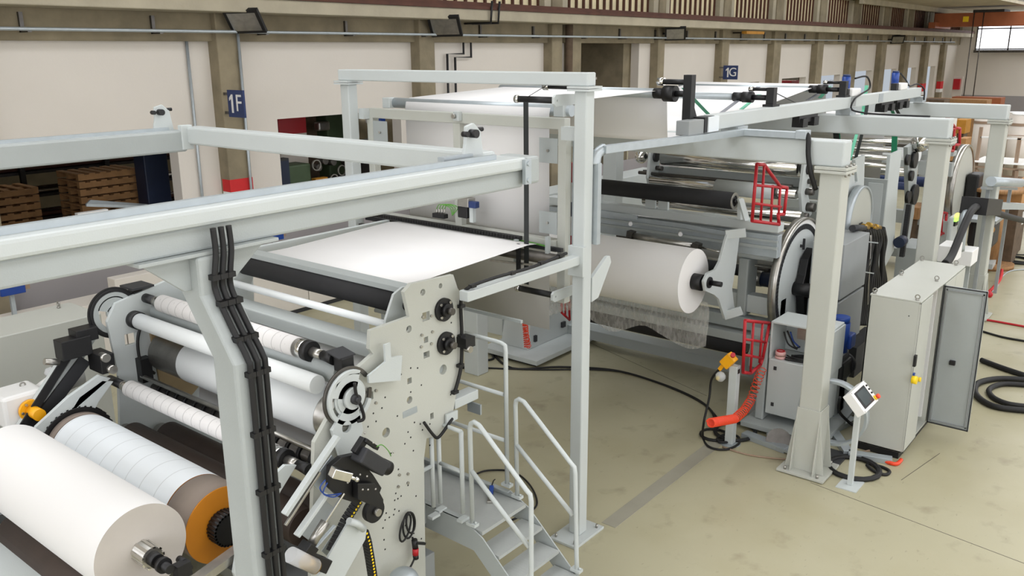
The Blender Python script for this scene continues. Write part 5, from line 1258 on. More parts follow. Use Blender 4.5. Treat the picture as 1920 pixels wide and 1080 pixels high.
e_ = MB().box(11.975, 12.0, 1.95, 1.965, .17, CZ-.06).box(11.975, 12.0, CY0-.07, CY0-.055, .17, CZ-.06).box(11.975, 12.0, 1.95, CY0-.055, .17, .185).box(11.975, 12.0, 1.95, CY0-.055, CZ-.075, CZ-.06)
e_.build('door_frame', 'paint_dark', d)
g_ = MB()
for (y0,y1,z0,z1) in ((1.92,1.935,.13,CZ-.02), (CY0-.035,CY0-.02,.13,CZ-.02), (1.92,CY0-.02,.13,.145), (1.92,CY0-.02,CZ-.035,CZ-.02)): g_.box(11.99, 12.002, y0, y1, z0, z1)
g_.build('gasket', 'charcoal', d)
c = at(1786,680,X=11.99); MB().box(11.96, 12.0, c.y-.035, c.y+.035, c.z-.03, c.z+.03).build('lock', 'black', d, bev=.004)
for (px, py) in ((1633,551), (1684,515), (1722,483), (1716,566), (1756,527), (1795,495)):
    c = at(px, py, Z=CZ+.02); c.x = min(max(c.x, CX0+.05), CX1-.05); c.y = min(max(c.y, CY0+.03), CY1-.04)
    e1 = MB().cyl((c.x,c.y,CZ+.02), (c.x,c.y,CZ+.035), .022, 12).ring((c.x-.006,c.y,CZ+.062), (c.x+.006,c.y,CZ+.062), .032, .019, 18)
    e1.build('eye_bolt', 'steel', t)
MB().cyl((CX0-.004,2.9,.6), (CX0,2.9,.6), .008, 8).cyl((CX0-.004,2.55,1.9), (CX0,2.55,1.9), .008, 8).build('screw', 'charcoal', t)
# HMI stand
t = thing('operator_panel', 'small slanted touch panel on a thin white post with a yellow stop button', 'control panel', (9.8,2.72,0))
HX, HY = 9.81, 2.73
MB().box(HX-.03, HX+.03, HY-.03, HY+.03, .012, 1.06).build('post', 'paint', t, bev=.004); MB().box(HX-.16, HX+.16, HY-.12, HY+.12, 0, .012).build('base_plate', 'paint', t)
# box tilted toward the viewer: built in its own axes
u = Vector((1,0,0)); v = Vector((0,.68,.733)); nrm = Vector((0,-.733,.68))
pc = at(1621.5, 743.5, X=9.86)
def pan(a0, a1, b0, b1, n0, n1, name, m, par, bev=0):
    vs = [pc+u*a+v*b+nrm*n for n in (n0, n1) for b in (b0, b1) for a in (a0, a1)]
    return MB().add(vs, [(0,2,3,1), (4,5,7,6), (0,1,5,4), (2,6,7,3), (0,4,6,2), (1,3,7,5)]).build(name, m, par, bev=bev)
bx_ = pan(-.25, .25, -.14, .14, -.11, 0, 'panel_box', 'white', t, .006)
pan(-.19, .15, -.105, .105, 0, .006, 'screen_frame', 'black', bx_, .003); pan(-.15, .12, -.085, .085, .006, .008, 'screen', 'screen', bx_)
for b in (.08, .03, -.02): c = pc+u*.2+v*b; MB().cyl(c, c+nrm*.015, .011, 12).build('push_button', 'black', bx_)
c = pc+u*.2+v*(-.09); q = MB().cyl(c, c+nrm*.03, .03, 16, r2=.024).build('stop_housing', 'yellow', bx_); MB().cyl(c+nrm*.03, c+nrm*.06, .028, 16).build('stop_button', 'orange', t)
for (a, b) in ((-.235,-.125), (-.235,.125), (.235,-.125), (.235,.125)): c = pc+u*a+v*b; MB().cyl(c, c+nrm*.004, .008, 8).build('screw', 'steel', t)
# cables on the floor around it
loops('cable_coil', at(1600,881,Z=0), 3, .3, 'thick black cable coil lying around the touch panel post', r=.022)
tag(MB().tube([at(1625,868,Z=.02), at(1655,876,Z=.02), at(1668,884,Z=.02), at(1660,890,Z=.02), at(1640,884,Z=.02), at(1625,872,Z=.03)], .02, 8, sub=5).build('cable_loop', 'rubber', loc=at(1655,880,Z=0)), 'short black cable loop right of the touch panel coil', 'cable')
tag(MB().tube([at(1575,745,Z=.6), at(1573,770,Z=.3), at(1590,790,Z=.1), at(1605,800,Z=.05)], .02, 8, sub=5).build('panel_cable', 'rubber', loc=at(1590,790,Z=0)), 'black cable curving behind the touch panel post', 'cable')
# galvanised floor ducts
def duct(pts, lab, w=.2, h=.07):
    t = thing('floor_duct', lab, 'duct', pts[0])
    for a, b in zip(pts, pts[1:]):
        MB().bar(Vector(a)+Vector((0,0,h/2)), Vector(b)+Vector((0,0,h/2)), w, h).build('duct_run', 'galv', t, bev=.003)
    return t
duct([at(1395,818,Z=0), at(1475,848,Z=0)], 'galvanised floor duct left of the column foot', .14)
duct([at(1560,810,Z=0), at(1590,855,Z=0), at(1672,868,Z=0)], 'galvanised floor duct bending behind the touch panel post', .12)
duct([at(1600,790,Z=0), at(1556,812,Z=0)], 'short galvanised duct sloping to the column foot', .12)
t = thing('floor_bracket', 'grey floor plate with round cutout between duct and column', 'plate', at(1465,820,Z=0))
MB().prism([(lambda q: (q.x, q.y))(at(px, py, Z=.06)) for px, py in ((1437,812), (1450,808), (1490,822), (1488,850), (1455,838))], .03, .06, 'z').build('plate', 'galv', t)
MB().cyl(at(1460,826,Z=.03), at(1460,826,Z=.1), .16, 28).build('ring', 'steel_dark', t)
t = thing('foot_bracket', 'grey steel foot plate behind the near column, on the right side', 'plate', at(1610,740,Z=0))
MB().prism([(lambda q: (q.x, q.y))(at(px, py, Z=.1)) for px, py in ((1550,790), (1575,730), (1650,720), (1660,738), (1600,770), (1560,815))], .03, .1, 'z').build('plate', 'galv', t)
MB().box(10.2, 10.6, 3.0, 3.3, 0, .03).build('pad', 'charcoal', t)
def fcable(pts, r, lab, m='rubber', name='floor_cable', z=None):
    z = z or r
    p = [q if isinstance(q, Vector) else at(*q, Z=z) for q in pts]
    return tag(MB().tube(p, r, 8, sub=6).build(name, m, loc=min(p, key=lambda q: q.z)-Vector((0,0,r))), lab, 'cable')
fcable([(868,690), (895,678), (925,672), (915,655)], .02, 'black cable behind the portal post running to the far pedestal')
fcable([(920,658), (960,690), (1050,688), (1150,694), (1230,716), (1300,745), (1335,772), (1340,800)], .018, 'long black cable crossing the floor from pedestal to bollard')
fcable([(870,688), (1000,693), (1110,693), (1180,700), (1260,728), (1320,758), (1350,790)], .014, 'second thin dark cable crossing the floor beside the long one')
fcable([(1355,838), (1400,852), (1460,860), (1520,862), (1580,855), (1650,840)], .012, 'thin beige cable along the floor in front of the column foot', 'tan')
fcable([(1840,675), (1880,690), (1925,705)], .045, 'upper thick black hose on the floor at the right edge')
fcable([(1925,712), (1870,710), (1832,720), (1832,742), (1865,762), (1925,770)], .045, 'thick black hose curving on the floor at the right edge')
fcable([(1925,722), (1880,720), (1855,730), (1862,745), (1890,757), (1925,762)], .04, 'inner thick black hose loop on the floor at the right edge')
fcable([(1838,598), (1870,603), (1925,613)], .02, 'red hose on the floor behind the open cabinet door', 'red')
fcable([(1838,620), (1880,632), (1925,640)], .02, 'black cable bundle behind the open cabinet door')
fcable([(1867,480), (1878,500), (1874,525), (1852,550)], .035, 'thick pinkish red cable curving on the floor at the far right', 'red_wall')
tag(MB().ball(at(1855,552,Z=.06), .07, 12).build('red_plug', 'red', loc=at(1855,552,Z=0)), 'red round plug at the end of the thick cable', 'plug')
fcable([(1925,505), (1895,508), (1878,520), (1868,540), (1853,550)], .015, 'thin grey cable next to the thick red one', 'galv')
fcable([(1852,478), (1870,472), (1868,490), (1850,488), (1890,492), (1925,494), (1925,485), (1895,481), (1883,487), (1925,493)], .03, 'black cable tangle on the floor at the upper right')
fcable([(1840,475), (1870,476), (1925,478)], .015, 'straight black cable at the upper right floor')
fcable([(1660,865), (1680,870), (1690,862)], .025, 'orange cable end poking out under the grey cabinet', 'orange')
tag(MB().box(7.25, 9.95, 4.42, 4.6, .0, .004).build('floor_tape', 'tape_grey', loc=(8.6,4.5,0)), 'strip of grey tape stuck on the floor between portal post and bollard', 'tape')
j_ = MB()
for a, b in (((1690,900), (1762,850)), ((1520,905), (1925,1058)), ((1100,640), (1325,742))): j_.bar(at(*a, Z=.001), at(*b, Z=.001), .006, .002)
struct(j_.build('trim_70', 'steel_dark'), 'dark joint lines in the floor')
# ============================================================ THIRD MACHINE at the right
t = thing('far_unwinder', 'farther unwinding machine with tilted steel disc between the two right columns', 'machine', (21,6,0))
MB().cyl((22.2,4.4,1.9), (22.2,4.5,1.9), .95, 56).build('disc', 'paint_warm', t); MB().ring((22.2,4.37,1.9), (22.2,4.53,1.9), 1.0, .95, 56).build('disc_rim', 'steel', t)
c = at(1817,345,Y=4.3); MB().box(22.4, 23.0, 4.1, 4.38, 1.1, 2.2).build('drive_cover', 'black', t, bev=.05)
MB().cyl((21.9,4.5,2.0), (21.9,8,2.0), .12, 20).build('spindle', 'navy', t)
each(MB().box(20.9, 21.2, 4.4, 8.4, 2.75, 2.85).box(20.9, 21.1, 4.4, 8.4, 2.3, 2.6).box(21.2, 21.4, 4.4, 8.4, 1.1, 1.4).box(21.6, 21.9, 4.4, 8.4, .2, .4), 'cross_rail', 'paint_grey', t)
for (z, x, r, m) in ((3.55,18.8,.13,'chrome'), (3.25,18.9,.1,'steel'), (2.95,18.9,.12,'white_roller'), (2.6,18.8,.1,'chrome'), (2.3,18.9,.08,'navy')): MB().cyl((x,4.6,z), (x,7.6,z), r, 24).build('roller', m, t)
plate([(1702,276), (1716,268), (1722,300), (1714,400), (1700,480), (1690,480), (1704,380)], 4.4, .08, 'side_plate', 'paint_grey')
for (px, py, r) in ((1718,300,.16), (1705,300,.1), (1718,365,.2), (1706,370,.12), (1712,330,.1)): c = at(px, py, Y=4.32); MB().cyl(c, c+Vector((0,.06,0)), r, 24).build('black_wheel', 'black', t)
for (px, py) in ((1725,268),): c = at(px, py, Y=4.3); MB().ball(c, .17, 16).build('motor_bell', 'chrome', t)
ecl = MB()
for k in range(22): c = at(1702-k*.6, 385+k*4.4, Y=4.3); ecl.box(c.x-.05, c.x+.05, 4.24, 4.32, c.z-.035, c.z+.02)
ecl.build('cable_chain', 'charcoal', t)
c = at(1685,455,Y=4.2); MB().cyl(c, c+Vector((.25,0,0)), .1, 16).build('small_motor', 'dark_navy', t)
MB().box(17.6, 18.6, 4.1, 4.5, 0, 1.3).build('base_frame', 'paint_grey', t)
MB().box(20.9, 21.5, 4.3, 4.5, 0, 1.3).build('base_frame', 'paint_grey', t)
c = at(1776,320,Y=5.0); MB().ring(c, c+Vector((0,.03,0)), .12, .09, 20).cyl(c, c+Vector((0,.04,0)), .03, 10).build('hand_wheel', 'black', t)
guard([(1775,217), (1791,240), (1800,241), (1799,271), (1789,272), (1787,283), (1764,282), (1766,257), (1775,257)], 'red tubular guard between the two right columns, upper one', 4.4, [((1778,232),(1776,283)), ((1790,240),(1787,283)), ((1772,242),(1800,241))], .03)
guard([(1750,396), (1775,400), (1771,438), (1767,437), (1743,456), (1744,436)], 'red tubular guard between the two right columns, lower one', 4.4, [((1758,397),(1756,437)), ((1767,399),(1765,437)), ((1746,436),(1771,438))], .03)
# green-yellow lamp post and panels by the far column
t = thing('signal_post', 'light grey post with a lit green and yellow indicator by the far right column', 'lamp', at(1785,480,Y=3.4))
q = lambda px, py: at(px, py, Y=3.4)
a = q(1777,470); b = q(1797,400)
MB().box(a.x, b.x, 3.38, 3.46, 0, b.z).build('post', 'paint', t, bev=.03)
c = q(1789,410); MB().box(c.x-.08, c.x+.08, 3.34, 3.38, c.z+.04, c.z+.1).build('yellow_lamp', 'lamp_yellow', t); MB().box(c.x-.08, c.x+.08, 3.34, 3.38, c.z-.04, c.z+.04).build('green_lamp', 'lamp_green', t); MB().box(c.x-.1, c.x+.1, 3.35, 3.39, c.z-.12, c.z-.04).build('lamp_base', 'black', t)
MB().tube([q(1789,418), q(1788,440), q(1788,465)], .012, 6).build('cable', 'black', t)
for (px, py, lab) in ((1784,472,'left white control box beyond the grey cabinet'), (1816,480,'right white control box on the far column')):
    c = at(px, py, Y=3.0); t = thing('control_box', lab, 'box', c)
    MB().box(c.x-.25, c.x+.25, 2.9, 3.15, c.z-.13, c.z+.13).build('housing', 'white', t, bev=.01); MB().box(c.x-.03, c.x+.03, 2.95, 3.05, 0, c.z-.13).build('post', 'paint_grey', t)
t = thing('cable_bridge', 'galvanised cable tray crossing at mid height behind the far column', 'duct', (19,3.3,1.9))
a = at(1838,384,Y=3.0); b = at(1925,387,Y=3.0)
MB().bar(a, b, .35, .12).build('tray', 'galv', t); MB().tube([a, at(1815,395,Y=3.0), at(1806,420,Y=3.0), at(1800,470,Y=3.0)], .07, 8, sub=5).build('tray_bend', 'galv', t); MB().bar(at(1826,386,Y=2.9), at(1855,387,Y=2.9), .4, .28).build('clamp_sleeve', 'black', t)
tag(MB().tube([at(1925,415,Y=2.85), at(1880,403,Y=2.85), at(1840,388,Y=2.85), at(1822,395,Y=2.85), at(1805,430,Y=2.85), at(1785,478,Y=2.85), at(1772,495,Y=2.85)], .06, 10, sub=6).build('thick_cable', 'rubber', loc=at(1772,495,Y=2.85)), 'thick black hose sagging from the cable tray behind the far column', 'hose')
t = thing('motor_box', 'black drive unit with an orange cable right of the far column', 'motor', at(1852,450,Z=0.2))
c = at(1850,440,Y=3.6); MB().box(c.x-.5, c.x+.3, 3.4, 3.9, c.z-.25, c.z+.35).build('body', 'black', t, bev=.1); MB().box(c.x-.6, c.x+.35, 3.35, 3.95, c.z+.35, c.z+.42).build('lid', 'galv', t); MB().cyl(at(1848,440,Y=3.3), at(1858,430,Y=3.3), .08, 10).build('connector', 'ochre', t)
MB().box(c.x-.3, c.x+.1, 3.5, 3.8, 0, c.z-.25).build('stand', 'charcoal', t)
c = at(1840,490,Z=.1); tag(MB().bar(at(1838,498,Z=.15), at(1860,470,Z=.15), .5, .12).build('floor_platform', 'paint', loc=c), 'low light grey plate on the floor right of the far column', 'plate')
# ============================================================ BACKGROUND at the right
def wroll(px0, px1, pyt, pyb, X, lab):
    a = at(px0, pyb, X=X); b = at(px1, pyb, X=X); tp = at((px0+px1)/2, pyt, X=X); r = abs(a.y-b.y)/2
    c = (a+b)/2; t = thing('wrapped_roll', lab, 'roll', (c.x,c.y,c.z), 'tall wrapped paper rolls at the right edge')
    MB().cyl((c.x,c.y,c.z), (c.x,c.y,tp.z), r, 36).build('wrap', 'wrap', t); MB().cyl((c.x,c.y,tp.z-.3), (c.x,c.y,tp.z-.22), r+.01, 36, cap=False).build('strap', 'tan', t)
    MB().cyl((c.x,c.y,tp.z), (c.x,c.y,tp.z+.04), r*.97, 36).build('top', 'white', t)
    MB().box(c.x-r, c.x+r, c.y-r, c.y+r, 0, c.z).build('pallet_stack', 'wood_dark', t)
wroll(1812, 1862, 212, 338, 30, 'white wrapped roll standing upright left of the farthest big column')
wroll(1878, 1930, 215, 345, 28.9, 'white wrapped roll standing upright at the right picture edge')
wroll(1878, 1920, 212, 300, 33, 'white wrapped roll partly hidden behind the one at the right edge')
def rack(x0, x1, y0, y1, zs, lab, m='steel_dark', top='white'):
    t = thing('work_rack', lab, 'rack', ((x0+x1)/2,(y0+y1)/2,0))
    for x in (x0, x1):
        for y in (y0, y1): MB().box(x-.04, x+.04, y-.04, y+.04, 0, zs[-1]).build('leg', m, t)
    for z in zs: MB().box(x0, x1, y0, y1, z-.05, z).build('shelf', top, t)
    return t
def brk(lab, items):
    c0 = items[0]; t = thing('work_rack', lab, 'rack', at(c0[0], c0[1], X=c0[4]))
    for (px0, py0, px1, py1, X, d, nm_, m) in items:
        a = at(px0, py0, X=X); b = at(px1, py1, X=X); pm_ = (py0+py1)/2; ya, yb_ = sorted((at(px0, pm_, X=X).y, at(px1, pm_, X=X).y))
        MB().box(X, X+d, ya, yb_, min(a.z,b.z), max(a.z,b.z)).build(nm_, m, t)
brk('brown steel rack with a white top bar right of the farthest column', [(1830,238,1836,335,27,.1,'post','tan'), (1902,258,1909,338,27,.1,'post','tan'), (1838,256,1928,263,27,.12,'rail','white'), (1868,252,1928,256,27.1,.12,'rail','tan'), (1822,303,1928,311,26.6,1.6,'shelf','white'), (1824,314,1928,318,26.6,.1,'shelf_edge','tan'), (1826,318,1831,372,26.6,.1,'leg','tan'), (1872,316,1877,360,26.6,.1,'leg','tan'), (1900,318,1906,366,26.6,.1,'leg','tan'), (1826,330,1928,333,26.7,.1,'stretcher','tan')])
brk('low brown frame behind the spool disc at the right', [(1838,344,1928,348,24.8,.5,'beam','tan'), (1860,348,1864,395,24.8,.1,'leg','tan'), (1916,348,1921,395,24.8,.1,'leg','tan')])
random.seed(21)
bcol = ['cardboard', 'cardboard', 'wood', 'white', 'ochre']
spots = [(1760,1800,292,300,28.5), (1750,1790,320,345,27), (1740,1770,350,372,26), (1775,1800,350,370,27), (1855,1880,345,375,23.5), (1885,1918,360,385,23), (1905,1925,340,360,24), (1700,1724,390,410,21), (1760,1785,222,245,33), (1790,1812,225,250,34), (1795,1812,260,280,32), (1856,1875,352,362,24), (1862,1895,395,412,24), (1880,1920,398,418,24.5)]
nm = ['long brown box behind the upper red guard', 'cardboard box between the right columns', 'wooden crate left behind the tilted disc', 'cardboard box behind the tilted disc', 'brown box on the floor right of the far column', 'white carton on the pallet at the right edge', 'brown carton at the right edge', 'brown crate beside the dark plates', 'cardboard box far behind the red guard', 'white crate far behind the red guard', 'brown carton under the wrapped roll', 'flat box beside the far column', 'brown box below the cable tray', 'white carton below the cable tray']
for (a, b, c_, d_, X), lab, k in zip(spots, nm, range(20)):
    p0 = at(a, d_, X=X); p1 = at(b, c_, X=X); y0, y1 = sorted((p0.y, p1.y)); z0, z1 = sorted((p0.z, p1.z))
    t = thing('storage_box', lab, 'box', (X,(y0+y1)/2,0))
    MB().box(X, X+.8, y0, y1, z0, z1).build('carton', bcol[k % 5], t, bev=.01)
    if z0 > .1: MB().box(X+.1, X+.7, y0+.05, y1-.05, 0, z0).build('stack_below', 'wood_dark', t)
t = thing('cable_reel', 'round wooden reel disc lying on boxes right of the far column', 'reel', (23,3.6,1))
c = at(1868,355,X=22.5); MB().cyl((22.8,c.y,c.z-.08), (22.8,c.y,c.z), .55, 36).build('flange', 'wood', t); MB().cyl((22.8,c.y,0.1), (22.8,c.y,c.z-.08), .25, 24).build('drum', 'wood', t); MB().cyl((22.8,c.y,0), (22.8,c.y,.1), .55, 36).build('flange', 'wood', t)
t = thing('steel_shafts', 'pale shafts lying on a trestle right of the far column', 'shafts', (22,3,1.3))
a = at(1858,340,Y=3.0); b = at(1915,343,Y=3.0); MB().cyl(a, b, .09, 14).build('shaft', 'galv', t); MB().bar(a+Vector((0,.1,-.13)), b+Vector((0,.1,-.13)), .1, .05).build('trestle_top', 'paint_dark', t)
for s_ in (.15, .85): p_ = a.lerp(b, s_); MB().box(p_.x-.03, p_.x+.03, 3.08, 3.14, 0, p_.z-.15).build('trestle_leg', 'paint_dark', t)
# shelving between the machine and the far wall
for i, (px, py, X, w, h, m) in enumerate(((1700,196,40,1.2,1.0,'wood_dark'), (1735,222,36,1.6,1.8,'paint'), (1765,205,40,1.5,1.2,'cardboard'), (1690,240,34,1.0,1.2,'steel_dark'), (1790,190,50,3,1.0,'wood'), (1830,186,55,2.5,.8,'crane'), (1740,190,48,1.5,1.4,'wood_dark'))):
    c = at(px, py, X=X); t = thing('far_shelving', ['dark crate', 'pale cabinet', 'brown carton stack', 'dark workbench', 'wooden stack', 'orange-brown machine', 'dark pallet stack'][i]+' standing far back near the end wall', 'storage', (X,c.y,0))
    MB().box(X, X+1.2, c.y-w/2, c.y+w/2, .1, max(.6, c.z+.1)).build('body', m, t); MB().box(X, X+1.2, c.y-w/2, c.y+w/2, 0, .1).build('base', 'wood_dark', t)
    MB().box(X-.02, X, c.y-w/2, c.y+w/2, .5, .56).build('edge', 'charcoal', t)
t = thing('red_cabinet', 'small red fire box on the far white wall corner', 'box', (66,14.5,2))
c = at(1793,158,X=66); MB().box(66, 66.3, c.y-.2, c.y+.2, c.z-.35, c.z+.35).build('door', 'red', t); MB().box(66.3, 66.5, c.y-.3, c.y+.3, 0, c.z+.5).build('post', 'wall', t)
t = thing('red_cart', 'red cart standing in a far passage of the left wall', 'cart', (35,16,0))
c = at(1484,155,Y=16.2); MB().box(c.x-.5, c.x+.5, 16, 17, 1.2, c.z+.1).build('body', 'red', t); MB().box(c.x-1.3, c.x-.5, 16, 17, .1, c.z).build('panel', 'charcoal', t)
for k in range(3): MB().box(c.x+.6+k*.5, c.x+.64+k*.5, 16, 16.1, 0, c.z+.3).build('rail', 'rust', t)
t = thing('wooden_gate', 'brown wooden board in the bright far passage', 'board', (42,16,0))
MB().box(41.6, 44.4, 17.4, 17.5, 0, 3.05).build('board', 'wood_dark', t); MB().box(42.9, 43.1, 17.3, 17.4, 0, 5).build('post', 'concrete', t)
# ============================================================ NEXT HALL content
def pallet_stack(x, y, n, lab, w=1.2, d=.9):
    t = thing('pallet_stack', lab, 'pallets', (x,y,0))
    for k in range(n):
        z = k*.15
        m_ = MB()
        for j in range(3): m_.box(x-w/2, x+w/2, y-d/2+j*(d-.1)/2, y-d/2+.1+j*(d-.1)/2, z, z+.1)
        for j in range(6): m_.box(x-w/2+j*(w-.12)/5, x-w/2+.12+j*(w-.12)/5, y-d/2, y+d/2, z+.1, z+.125)
        m_.build('pallet', 'wood', t)
pallet_stack(8.2, 17.2, 19, 'stack of wooden pallets left of the dark blue column')
pallet_stack(6.6, 18.3, 17, 'second stack of wooden pallets behind the first', 1.4)
t = thing('blue_pillar', 'dark blue machine pillar in the leftmost passage', 'column', (8.9,16.3,0))
MB().box(8.65, 9.15, 16.2, 16.6, 0, 3.15).build('pillar', 'dark_navy', t, bev=.02); MB().box(8.7, 9.1, 16.25, 16.6, 3.15, 3.6).build('cap', 'concrete_light', t)
t = thing('steel_sheets', 'stack of grey profile bars slanting in the leftmost passage', 'bars', (7.6,15.8,0))
bq = MB()
for j in range(7): bq.bar((7.15+j*.04,15.6+j*.06,2.42), (8.45,15.55+j*.06,2.2), .05, .05)
each(bq, "bar", "galv", t)
MB().box(7.0, 8.3, 15.55, 16.0, .0, 2.12).build('trestle', 'wood_dark', t)
t = thing('white_cartons', 'white cartons below the profile bars in the leftmost passage', 'cartons', (7,15.5,0))
MB().box(6.9, 7.45, 15.42, 15.53, 2.1, 2.32).build('carton', 'white', t); MB().box(6.9, 7.45, 15.42, 15.53, 0, 2.1).build('stand', 'wood_dark', t)
for i in range(4):
    z = 1.6+i*.5; t = thing('storage_shelf', ['lowest', 'second', 'third', 'topmost'][i]+' shelf level of bars in the hall next door', 'shelf', (8,19,z), None)
    MB().box(5.8, 11.3, 19.3, 20, z, z+.06).build('deck', 'dark_iron', t)
    for j in range(4): MB().cyl((5.9,19.4+j*.14,z+.12), (11.2,19.4+j*.14,z+.12), .05, 8).build('bar_stock', 'steel' if (i+j) % 2 else 'rust', t)
t = thing('shelf_posts', 'dark posts of the bar shelves in the hall next door', 'posts', (8,19,0))
mp_ = MB()
for x in (5.8, 7.6, 9.4, 11.3): mp_.box(x-.05, x+.05, 19.2, 19.29, 0, 3.6)
each(mp_, 'post', 'dark_iron', t)
# machine shop through the second passage
t = thing('lathe', 'old dark green lathe in the second passage', 'machine', (13,16.6,0))
MB().box(12.75, 14.4, 16.3, 16.9, 0, 2.1).build('bed', 'dark_iron', t, bev=.03); MB().box(12.1, 12.75, 16.3, 16.85, 0, 2.55).build('headstock', 'green_machine', t, bev=.04)
MB().box(13.95, 14.75, 17.1, 17.7, 0, 4.2).build('column', 'green_machine', t, bev=.04); MB().box(13.3, 14.0, 17.5, 18.0, 0, 3.9).build('column', 'wood_dark', t, bev=.04)
MB().box(13.5, 13.85, 16.85, 17.05, 3.2, 3.42).build('vise', 'steel', t, bev=.04)
for (x, z, r) in ((12.85,2.5,.13), (13.6,2.3,.13), (13.35,2.12,.12)): MB().ring((x,16.2,z), (x,16.24,z), r, r-.025, 24).build('hand_wheel', 'steel', t)
for (x, z) in ((13.0,2.42), (13.2,2.55), (13.45,2.5), (13.9,2.45)): MB().cyl((x,16.3,z), (x,16.5,z), .08, 14).build('knob', 'steel_dark', t)
MB().box(12.75, 13.1, 16.15, 16.3, 1.95, 2.2).build('tool_box', 'ochre', t)
MB().box(13.5, 13.8, 16.3, 16.6, 2.55, 2.6).build('tray', 'white', t)
t = thing('red_locker', 'bright red locker top in the second passage', 'locker', (12.9,17.2,0))
MB().box(12.45, 13.24, 17.0, 17.4, 3.18, 3.9).build('red_door', 'red', t); MB().box(12.45, 13.24, 17.0, 17.4, 0, 3.18).build('lower_body', 'wall', t)
t = thing('blue_pillar', 'dark blue pillar at the left edge of the second passage', 'column', (11.7,15.8,0)); MB().box(11.55, 11.77, 15.8, 16.0, 0, 2.75).build('pillar', 'dark_navy', t); MB().box(11.55,11.77,15.8,16.0,2.75,2.8).build('cap','charcoal',t)
t = thing('drill_press', 'drill press with a blue motor behind the portal left post', 'machine', (14.2,15.9,0))
MB().box(14.0, 14.4, 15.7, 16.1, 0, 3.0).build('base', 'dark_iron', t); MB().ball((14.05,15.6,3.5), .14, 12).build('lamp_shade', 'white', t); MB().box(14.2, 14.45, 15.5, 15.9, 3.2, 3.65).build('motor', 'blue', t, bev=.05); MB().cyl((14.05,15.7,3.0),(14.05,15.7,3.4),.03,8).build('stem','steel',t)
# third passage: pale machine with red discs
t = thing('pale_machine', 'pale machine with two red round discs in the high passage', 'machine', (23.5,16.5,0))
MB().box(22.9, 24.9, 16.6, 17.3, 0, 4.1).build('housing', 'paint_warm', t, bev=.05); MB().cyl((23.25,16.6,3.9), (23.25,16.54,3.9), .12, 20).cyl((23.9,16.6,3.5), (23.9,16.54,3.5), .12, 20).build('red_disc', 'red', t); MB().box(23.4, 25.2, 16.4, 16.6, 4.1, 4.18).build('shelf', 'wall', t)
MB().box(22.0, 22.7, 15.9, 16.2, 0, 3.75).build('red_tool_box', 'red', t)
struct(MB().box(21.5, 26, 19.8, 20.3, 4.5, 5.0).build('trim_80', 'concrete'), 'beam across the high passage'); struct(MB().box(24.9, 25.3, 15.4, 18, 0, 5.3).build('trim_81', 'concrete'), 'grey-brown pier inside the high passage')
tag(MB().box(23.5, 24.0, 19.3, 19.8, 4.3, 5.6).build('duct_box', 'paint_dark', loc=(23.7,19.5,4.3)), 'grey blue box hanging under the beam in the high passage', 'box')
# red-white-blue things and lamps near the wall behind the machines
tw = thing('signal_tower', 'yellow and black signal lamp above the white cabinet beyond the jumbo roll', 'lamp', at(1209,342,Y=10))
c = at(1209,335,Y=10); MB().cyl((c.x,10,0), (c.x,10,c.z), .02, 8).build('pole', 'steel', tw); MB().cyl((c.x,10,c.z), (c.x,10,c.z+.14), .05, 14).build('yellow_lens', 'yellow', tw); MB().cyl((c.x,10,c.z+.14), (c.x,10,c.z+.2), .05, 14).build('cap', 'black', tw)
t = thing('white_cabinet', 'long white cabinet behind the polished rollers', 'cabinet', (14,10,0))
a = at(1150,345,Y=9.8); b = at(1200,352,Y=9.8)
MB().box(13.2, 18.0, 9.9, 10.5, .1, 2.35).build('body', 'paint', t, bev=.01); MB().box(13.2, 18.0, 9.92, 10.5, 0, .1).build('plinth', 'charcoal', t); MB().box(14.7, 14.71, 9.89, 9.9, .1, 2.3).build('seam', 'charcoal', t)
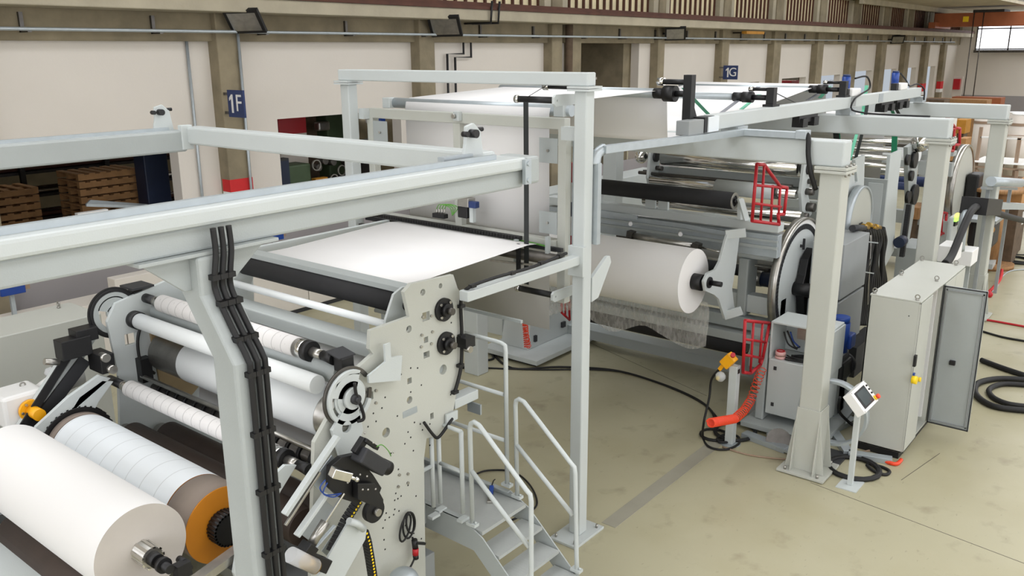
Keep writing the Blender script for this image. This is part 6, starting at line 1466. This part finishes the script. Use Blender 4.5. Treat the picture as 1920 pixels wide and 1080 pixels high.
tag(MB().box(11.6, 12.0, 9.6, 10.0, 0, 2.6).build('post', 'paint', loc=(11.8,9.8,0)), 'light grey square post behind the cable duct bend', 'post')
t = thing('banner', 'red white and blue striped panel behind the web frame right post', 'panel', (7.6,4.95,2.6))
for (z0, z1, m) in ((3.75,3.95,'red'), (3.55,3.75,'white'), (3.4,3.55,'dark_navy'), (3.2,3.4,'white'), (3.1,3.2,'red')): MB().box(7.2, 7.28, 5.02, 5.06, z0, z1).build('stripe', m, t)
t = thing('wall_box', 'white box on the wall cabinets near the left edge with a window pane', 'box', (4.5,13.7,1.1))
a = at(210,512,Y=13.6); b = at(310,560,Y=13.6); MB().box(a.x, b.x, 13.55, 13.8, 1.13, 1.5).build('housing', 'wall', t, bev=.01)
# ============================================================ light and view
wd = bpy.data.worlds.new('world'); bpy.context.scene.world = wd; wd.use_nodes = True
wd.node_tree.nodes['Background'].inputs[0].default_value = (.82, .9, 1, 1); wd.node_tree.nodes['Background'].inputs[1].default_value = .6
def area(name, loc, sx, sy, e, col=(1,1,1), rot=(0,0,0)):
    l = bpy.data.lights.new(name, 'AREA'); l.shape = 'RECTANGLE'; l.size = sx; l.size_y = sy; l.energy = e; l.color = col
    o = bpy.data.objects.new(name, l); C.objects.link(o); o.location = loc; o.rotation_euler = rot
    return o
for y in (-9, -1, 7): area('skylight_lamp', (18, y, 9.7), 50, 3.0, 900, (.97,.985,1))
area('skylight_lamp', (55, 5, 9.7), 24, 8, 1100, (.97,.985,1))
area('window_lamp', (18, -13.6, 5.5), 50, 5, 380, (.97,.985,1), (math.radians(90), 0, 0))  # added side fill from the right wall panel
area('window_lamp', (-7.6, 0, 5.5), 5, 24, 180, (.97,.985,1), (0, math.radians(-90), 0))  # added fill from behind the camera
area('annex_lamp', (14, 20, 5.5), 24, 1, 130, (1,.95,.85))
area('annex_lamp', (45, 20, 5.5), 34, 1, 900, (1,.97,.92))
sc = bpy.context.scene
sc.view_settings.view_transform = 'Standard'; sc.view_settings.look = 'None'; sc.view_settings.gamma = 1
sc.view_settings.use_curve_mapping = False; sc.view_settings.exposure = -0.08
